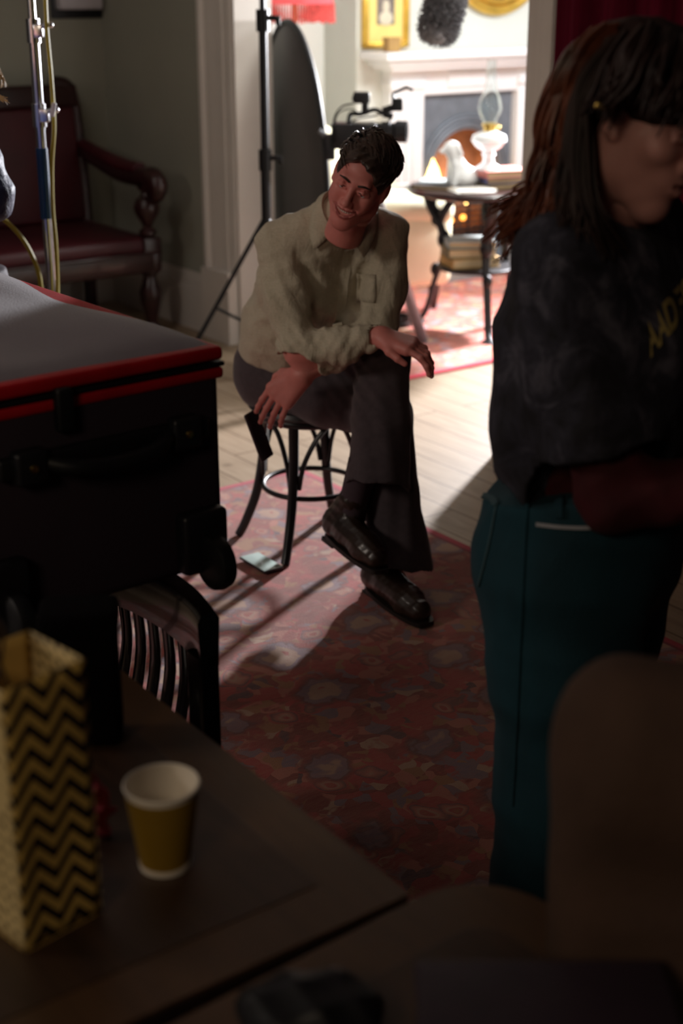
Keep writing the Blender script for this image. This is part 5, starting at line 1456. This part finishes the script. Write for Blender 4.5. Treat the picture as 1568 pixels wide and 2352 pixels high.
# ------------------------------------------------------------------ the woman in the foreground
def standing_woman():
    base = np.array([.42, 2.12, 0.0])
    hR = frame((.76, -.57, -.34), (.10, .05, 1.0)); hT = np.array((.416, 2.045, 1.540)); hS = .98
    V, mp, gap = head_vol(fem=1.0)
    head = xf(V.mesh(), hR, hT, hS)
    hipC = np.array((.395, 2.14, .90)); chest = np.array((.40, 2.14, 1.21)); neck = np.array((.395, 2.12, 1.39))
    # person faces f=(.86,-.5): her right side is nearest
    f = np.array((.86, -.50, 0)); f /= np.linalg.norm(f); r = np.array((f[1], -f[0], 0))     # right
    shR = chest + r * .155 + np.array((0, 0, .135)) - f * .01; shL = chest - r * .155 + np.array((0, 0, .135))
    elR = np.array((.400, 1.955, 1.015)); wrR = np.array((.615, 1.88, 1.06))
    elL = np.array((.60, 2.20, 1.06)); wrL = np.array((.66, 1.98, 1.04))
    HR = hand_vol(wrR, (.18, .02, .05), (.0, -1, .2), (0, .1, 1), curl=(.3, .35, .4, .45), arm=elR * .3 + wrR * .7, L=.17).mesh()
    HL = hand_vol(wrL, (.15, -.10, .02), (.3, .5, .8), (.5, .5, 0), curl=(.3, .35, .4, .45), arm=elL * .3 + wrL * .7, L=.17).mesh()
    hpR = hipC + r * .09; hpL = hipC - r * .09
    knR = np.array((.362, 2.04, .48)); knL = np.array((.42, 2.24, .48)); anR = np.array((.35, 2.05, .09)); anL = np.array((.42, 2.26, .09))
    V = Vol((.15, 1.70, -.01), (.75, 2.45, 1.50), .009)
    V.chain([hipC, (.37, 2.14, 1.05), chest], [.11, .10, .115], .05).cap(chest, neck, .09, .048, .05).cap(neck, hT + np.array((0, 0, -.08)), .047, .045, .02).cap(shR, shL, .042, .042, .04)
    V.chain([shR, elR, wrR], [.04, .036, .024], .02).chain([shL, elL, wrL], [.04, .036, .024], .02)
    V.chain([hpR, knR, anR], [.075, .052, .036], .03).chain([hpL, knL, anL], [.075, .052, .036], .03).cap(anR, anR + f * .14 + (0, 0, -.05), .03, .022, .02).cap(anL, anL + f * .14 + (0, 0, -.05), .03, .022, .02)
    body = np_obj('person', [head, HR, HL, V.mesh()], 'skin_pale', None, base); body.location = base
    tag(body, 'woman with auburn hair in black t-shirt and teal jeans standing at the right', 'person')
    face_bits(body, hR, hT, hS, base, 0.0, mp, gap, 'hair_dark', body)
    # ---------------- jeans
    V = Vol((.12, 1.80, -.0), (.72, 2.48, 1.08), .0065)
    for q in (-1, 1):
        V.chain([hipC + r * q * .055 + (0, 0, -.05), hipC + r * q * .05 + (0, 0, .04), hipC + r * q * .045 + f * .01 + (0, 0, .12)], [.142, .135, .120], .05)
        V.ell(hipC + r * q * .075 - f * .035 + (0, 0, -.06), (.112, .112, .13), k=.05)
    V.chain([hpR + (-.0, 0, -.06), (knR + hpR) * .5, knR, (.36, 2.05, .06)], [.125, .118, .105, .115], .03)
    V.chain([hpL + (0, 0, -.06), (knL + hpL) * .5, knL, (.43, 2.26, .06)], [.125, .118, .105, .115], .03)
    V.cut((0, 0, .035), (0, 0, -1)).cut((hipC[0], hipC[1], .995), (-.25, .1, 1), hipC + np.array((0, 0, .16)), .24)
    V.disp(wrinkle(.0035, [((16, 6, 26), 1), ((-12, 18, 14), .8), ((30, 20, 50), .4)], 21))
    jeans = np_obj('jeans', [V.mesh()], 'jeans', body, base)
    bv = bvh_of(jeans)
    strip_on(bv, [(1146, 1062), (1180, 1092), (1215, 1118), (1238, 1142)], .013, .003).build('belt_strap', 'denim_seam', jeans, off=base)
    strip_on(bv, [(1112, 1140), (1130, 1148), (1140, 1162)], .010, .003).build('back_pocket', 'denim_seam', jeans, off=base)
    strip_on(bv, [(1140, 1164), (1128, 1230), (1112, 1300), (1100, 1345)], .004, .002).build('seam', 'denim_seam', jeans, off=base)
    strip_on(bv, [(1210, 1150), (1203, 1260), (1196, 1400), (1190, 1550), (1184, 1700), (1176, 1850)], .007, .002).build('seam', 'jeans', jeans, off=base)
    strip_on(bv, [(1232, 1204), (1290, 1211), (1350, 1212), (1400, 1205), (1435, 1188), (1447, 1165)], .0055, .0025).build('pocket_edge', 'denim_fray', jeans, off=base)
    strip_on(bv, [(1285, 1142), (1283, 1190)], .012, .004).build('belt_loop', 'jeans', jeans, off=base)
    # shoes
    for a in (anR, anL):
        hh = a - f * .06 + (0, 0, -.09); tt = a + f * .17 + (0, 0, -.09); hh[2] = .01; tt[2] = .01
        shoe(body, hh, tt, a + np.array((0, 0, -.01)), base, name='shoe', shaft=.02)
    # ---------------- long red sleeves
    V = Vol((.26, 1.76, .90), (.78, 2.34, 1.36), .006)
    V.chain([hipC + (0, 0, .06), (.385, 2.14, 1.05), chest], [.118, .112, .10], .05)
    V.chain([shR, elR + (0, 0, .0), wrR], [.055, .054, .038], .02).chain([shL, elL, wrL], [.055, .052, .038], .02)
    V.disp(wrinkle(.004, [((40, 12, 20), 1), ((-30, 30, 46), .8)], 31)); 
    np_obj('long_sleeve_top', [V.mesh()], 'red_sleeve', body, base)
    # ---------------- T-shirt
    V = Vol((.12, 1.82, .92), (.76, 2.48, 1.48), .0058)
    for q in (-1, 1):
        V.chain([hipC + r * q * .05 + (.0, 0, .10), np.array((.398, 2.13, 1.10)) + r * q * .055, chest + r * q * .065 + (0, 0, .02), chest + r * q * .05 + (0, 0, .09)], [.126, .135, .130, .085], .05)
        V.ell(chest + r * q * .07 + f * .075 + (0, 0, -.01), (.075, .075, .075), k=.05)
    V.cap(neck + (0, 0, -.045), shR + (0, 0, 0), .062, .062, .04).cap(neck + (0, 0, -.045), shL, .062, .062, .04)
    V.ell(chest - f * .034 + (0, 0, .045), (.105, .12, .155), k=.05).cap(neck + (0, 0, -.05), neck - f * .06 + (0, 0, -.06), .075, .07, .04)
    V.cap(shR + (0, 0, -.005), shR * .25 + elR * .75 + (0, 0, 0), .078, .088, .03).cap(shL + (0, 0, -.005), shL * .3 + elL * .7, .078, .085, .03)
    V.cut((hipC[0], hipC[1], .975), (-.28, .25, -1), hipC + np.array((0, 0, -.02)), .20)
    V.cut(shR * .22 + elR * .78, (elR - shR) * np.array((1, .6, 1)), elR + np.array((0, -.02, -.04)), .14)
    V.cap(neck + (0, 0, -.03), neck + f * .02 + (0, 0, .08), .058, .07, .006, neg=True)
    V.disp(wrinkle(.0055, [((16, 6, 10), 1), ((-12, 18, 16), .9), ((30, -12, 26), .5)], 41, 1.2))
    ts = np_obj('t_shirt', [V.mesh()], 'washed_black_cotton', body, base)
    # printed word across the chest: text meshed and laid on the cloth
    bt = bvh_of(ts)
    cu = bpy.data.curves.new('print', 'FONT'); cu.body = 'AADES'; cu.size = 1; cu.offset = .034; cu.extrude = 0
    to = bpy.data.objects.new('print_tmp', cu); COL.objects.link(to); dg = bpy.context.evaluated_depsgraph_get()
    me = bpy.data.meshes.new_from_object(to.evaluated_get(dg)); bpy.data.objects.remove(to)
    bm = bmesh.new(); bm.from_mesh(me); bmesh.ops.triangulate(bm, faces=bm.faces[:])
    for _ in range(2): bmesh.ops.subdivide_edges(bm, edges=bm.edges[:], cuts=1)
    O = Vector((1492, 818)); ex = Vector((52, -62)); ey = Vector((-26, -92))
    vs = []; ok = []
    for v in bm.verts:
        q = O + ex * v.co.x * .62 + ey * v.co.y; h = hit(bt, q.x, q.y, .0018); ok.append(h is not None); vs.append(h[0] if h else Vector((0, 0, 0)))
    bm.verts.index_update()
    fs = [tuple(v.index for v in fc.verts) for fc in bm.faces if all(ok[v.index] for v in fc.verts)]
    bm.free(); fs = [q for q in fs if max((vs[a] - vs[b]).length for a in q for b in q) < .05]
    if fs:
        m = MB(); m.add(vs, fs); m.build('chest_print', 'gold_print', ts, off=base)
    # ---------------- hair
    V = Vol((-.14, -.19, -.22), (.14, .16, .19), .0042)
    V.ell((0, -.020, .038), (.084, .106, .094), k=.02).ell((0, .035, .068), (.074, .072, .052), k=.03).cap((0, -.06, .0), (0, -.060, -.09), .058, .045, .04)
    for s in (-1, 1): V.cap((s * .066, .035, .05), (s * .074, .0, .035), .022, .022, .02)
    V.cap((-.05, .088, .062), (.05, .088, .062), .020, .020, .02).cap((-.05, .094, .045), (.05, .094, .045), .012, .012, .02)
    V.ell((0, .118, -.030), (.078, .072, .066), k=.012, neg=True)
    for s in (-1, 1): V.ell((s * .10, .012, -.03), (.034, .034, .040), k=.01, neg=True); V.ell((s * .07, .06, -.05), (.04, .045, .055), k=.01, neg=True)
    V.disp(wrinkle(.004, [((60, 30, 40), 1), ((90, -50, 30), .7)], 18, 1.3))
    hair = np_obj('hair', [xf(V.mesh(), hR, hT, hS)], 'hair_dark', body, base)
    D = 2.12
    def L(*pp): return [W(x, y, d) - Vector(base) for x, y, d in pp]
    g = [L((1400, 90, 2.08), (1310, 150, 2.10), (1270, 240, 2.12), (1262, 320, 2.13), (1245, 400, 2.13), (1232, 470, 2.13), (1195, 520, 2.12)),
         L((1370, 85, 2.12), (1300, 160, 2.14), (1258, 250, 2.15), (1250, 330, 2.15), (1268, 390, 2.14), (1235, 450, 2.14), (1170, 500, 2.13)),
         L((1360, 110, 2.06), (1310, 210, 2.08), (1300, 300, 2.09), (1275, 380, 2.09), (1262, 450, 2.09), (1240, 520, 2.08)),
         L((1340, 130, 2.10), (1290, 260, 2.12), (1270, 350, 2.12), (1242, 430, 2.13), (1215, 480, 2.13), (1160, 545, 2.14)),
         L((1330, 160, 2.10), (1275, 270, 2.13), (1255, 370, 2.14), (1235, 430, 2.14), (1190, 465, 2.15), (1150, 510, 2.16)),
         L((1350, 140, 2.04), (1325, 240, 2.05), (1318, 330, 2.05), (1300, 410, 2.04), (1290, 470, 2.03), (1275, 540, 2.03))]
    g += [L((1330, 300, 2.06), (1300, 380, 2.06), (1285, 450, 2.06), (1270, 520, 2.06), (1240, 580, 2.06)), L((1340, 330, 2.03), (1320, 400, 2.03), (1312, 480, 2.02), (1300, 560, 2.01)),
          L((1320, 280, 2.10), (1285, 360, 2.11), (1262, 440, 2.11), (1225, 520, 2.10), (1180, 570, 2.10)), L((1380, 75, 2.07), (1320, 130, 2.06), (1285, 210, 2.06), (1275, 300, 2.07), (1268, 380, 2.08)), L((1400, 70, 2.03), (1350, 120, 2.0), (1318, 200, 2.0), (1305, 300, 2.02), (1300, 380, 2.03))]
    locks(g, 34, .0095, .0052, seed=5, wave=.012).build('long_locks', 'hair_auburn', hair)
    g = [L((1420, 100, 2.0), (1345, 200, 1.98), (1328, 300, 1.97), (1335, 400, 1.96), (1365, 500, 1.95), (1395, 580, 1.95)),
         L((1400, 110, 2.0), (1335, 220, 1.99), (1325, 320, 1.98), (1330, 430, 1.97), (1345, 520, 1.96)),
         L((1380, 120, 2.02), (1330, 240, 2.0), (1310, 340, 2.0), (1310, 440, 1.99), (1310, 520, 1.98))]
    locks(g, 30, .010, .0055, seed=6, wave=.008).build('front_locks', 'hair_dark', hair)
    g = [L((1440, 85, 1.98), (1410, 140, 1.945), (1395, 200, 1.94), (1380, 250, 1.95)), L((1480, 75, 1.97), (1440, 130, 1.93), (1420, 200, 1.925), (1390, 260, 1.94)),
         L((1500, 70, 1.96), (1480, 120, 1.92), (1455, 180, 1.91), (1400, 235, 1.93)), L((1540, 80, 1.96), (1520, 140, 1.90), (1500, 190, 1.89), (1490, 235, 1.89)),
         L((1580, 90, 1.97), (1570, 150, 1.90), (1555, 210, 1.88), (1530, 250, 1.88)), L((1600, 100, 1.98), (1600, 160, 1.91), (1590, 220, 1.89), (1570, 255, 1.885))]
    locks(g, 26, .008, .0045, seed=7, wave=.003).build('fringe_locks', 'hair_dark', hair)
    c = W(1384, 246, 1.935); m = MB(); m.box(c, (.022, .006, .009), Matrix.Rotation(.3, 3, 'Y'), bev=.002); m.build('hair_clip', 'brass', body, off=base)
    return body
standing_woman()

# ------------------------------------------------------------------ person cropped by the left edge
def left_person():
    base = np.array([-1.16, 4.05, 0.0])
    R = frame((-.5, .85, 0), (0, 0, 1)); hT = np.array((-1.13, 4.05, 1.575))
    V, mp, gap = head_vol(h=.004, fem=.5); head = xf(V.mesh(), R, hT, .97)
    V = Vol((-1.62, 3.6, -.01), (-.82, 4.5, 1.55), .011); c = np.array((-1.16, 4.05, .05))
    sh = [np.array((-1.03, 4.0, 1.36)), np.array((-1.34, 4.1, 1.36))]; el = [np.array((-.968, 3.93, 1.17)), np.array((-1.42, 4.1, 1.15))]; wr = [np.array((-1.16, 4.16, 1.12)), np.array((-1.28, 4.28, 1.05))]
    V.chain([c + (0, 0, .9), c + (0, 0, 1.1), c + (0, 0, 1.26)], [.12, .11, .12], .05).cap(c + (0, 0, 1.28), c + (.03, 0, 1.42), .07, .05, .03)
    for i in (0, 1):
        V.chain([sh[i], el[i], wr[i]], [.045, .04, .026], .02)
        x = -.09 if i else .09; V.chain([c + (x, 0, .88), c + (x, 0, .48), c + (x, 0, .08)], [.08, .055, .038], .03).cap(c + (x, 0, .05), c + (x - .06, .14, .03), .035, .025, .02)
    hands = [hand_vol(wr[i], (-.05, .15, -.02) if i == 0 else (.12, .10, -.02), (0, 0, 1), (-1, 0, 0) if i == 0 else (1, 0, 0), L=.17, h=.004).mesh() for i in (0, 1)]
    body = np_obj('person', [head, V.mesh()] + hands, 'skin_pale', None, base); body.location = base
    tag(body, 'person in quilted navy jacket cut off by the left frame edge', 'person')
    V = Vol((-1.62, 3.7, .72), (-.85, 4.42, 1.55), .008)
    V.chain([c + (0, 0, .82), c + (0, 0, 1.05), c + (0, 0, 1.28)], [.17, .165, .14], .05)
    for i in (0, 1): V.chain([sh[i], el[i], wr[i] * .9 + el[i] * .1], [.075, .072, .05], .03)
    V.cut((0, 0, .78), (0, 0, -1)).disp(lambda X, Y, Z: .006 * np.abs(np.sin(Z * 42 + .3 * np.sin(X * 20))) - .003); V.cap(c + (.03, 0, 1.36), c + (.03, 0, 1.5), .055, .06, .01, neg=True)
    np_obj('quilted_jacket', [V.mesh()], 'navy_jacket', body, base)
    V = Vol((-1.5, 3.8, .02), (-.95, 4.3, .95), .009)
    for x in (-.09, .09): V.chain([c + (x, 0, .86), c + (x, 0, .48), c + (x, 0, .07)], [.115, .075, .06], .03)
    V.cut((0, 0, .05), (0, 0, -1)); np_obj('trousers', [V.mesh()], 'case_black', body, base)
    V = Vol((-.12, -.15, -.2), (.12, .14, .17), .005); V.ell((0, -.02, .04), (.088, .11, .095)).cap((0, -.08, 0), (0, -.09, -.13), .06, .05, .04).ell((0, .11, -.02), (.07, .08, .085), k=.02, neg=True).disp(wrinkle(.004, [((60, 30, 40), 1)], 3))
    h_ = np_obj('hair', [xf(V.mesh(), R, hT, 1)], 'hair_blond', body, base)
    g = [[W(-30, 120, 3.95) - Vector(base), W(-10, 150, 3.95) - Vector(base), W(2, 180, 3.95) - Vector(base), W(5, 200, 3.95) - Vector(base)], [W(-40, 200, 3.93) - Vector(base), W(-12, 215, 3.93) - Vector(base), W(6, 228, 3.93) - Vector(base), W(14, 232, 3.93) - Vector(base)]]
    locks(g, 14, .004, .0022, seed=3).build('loose_strands', 'hair_blond', h_)
left_person()
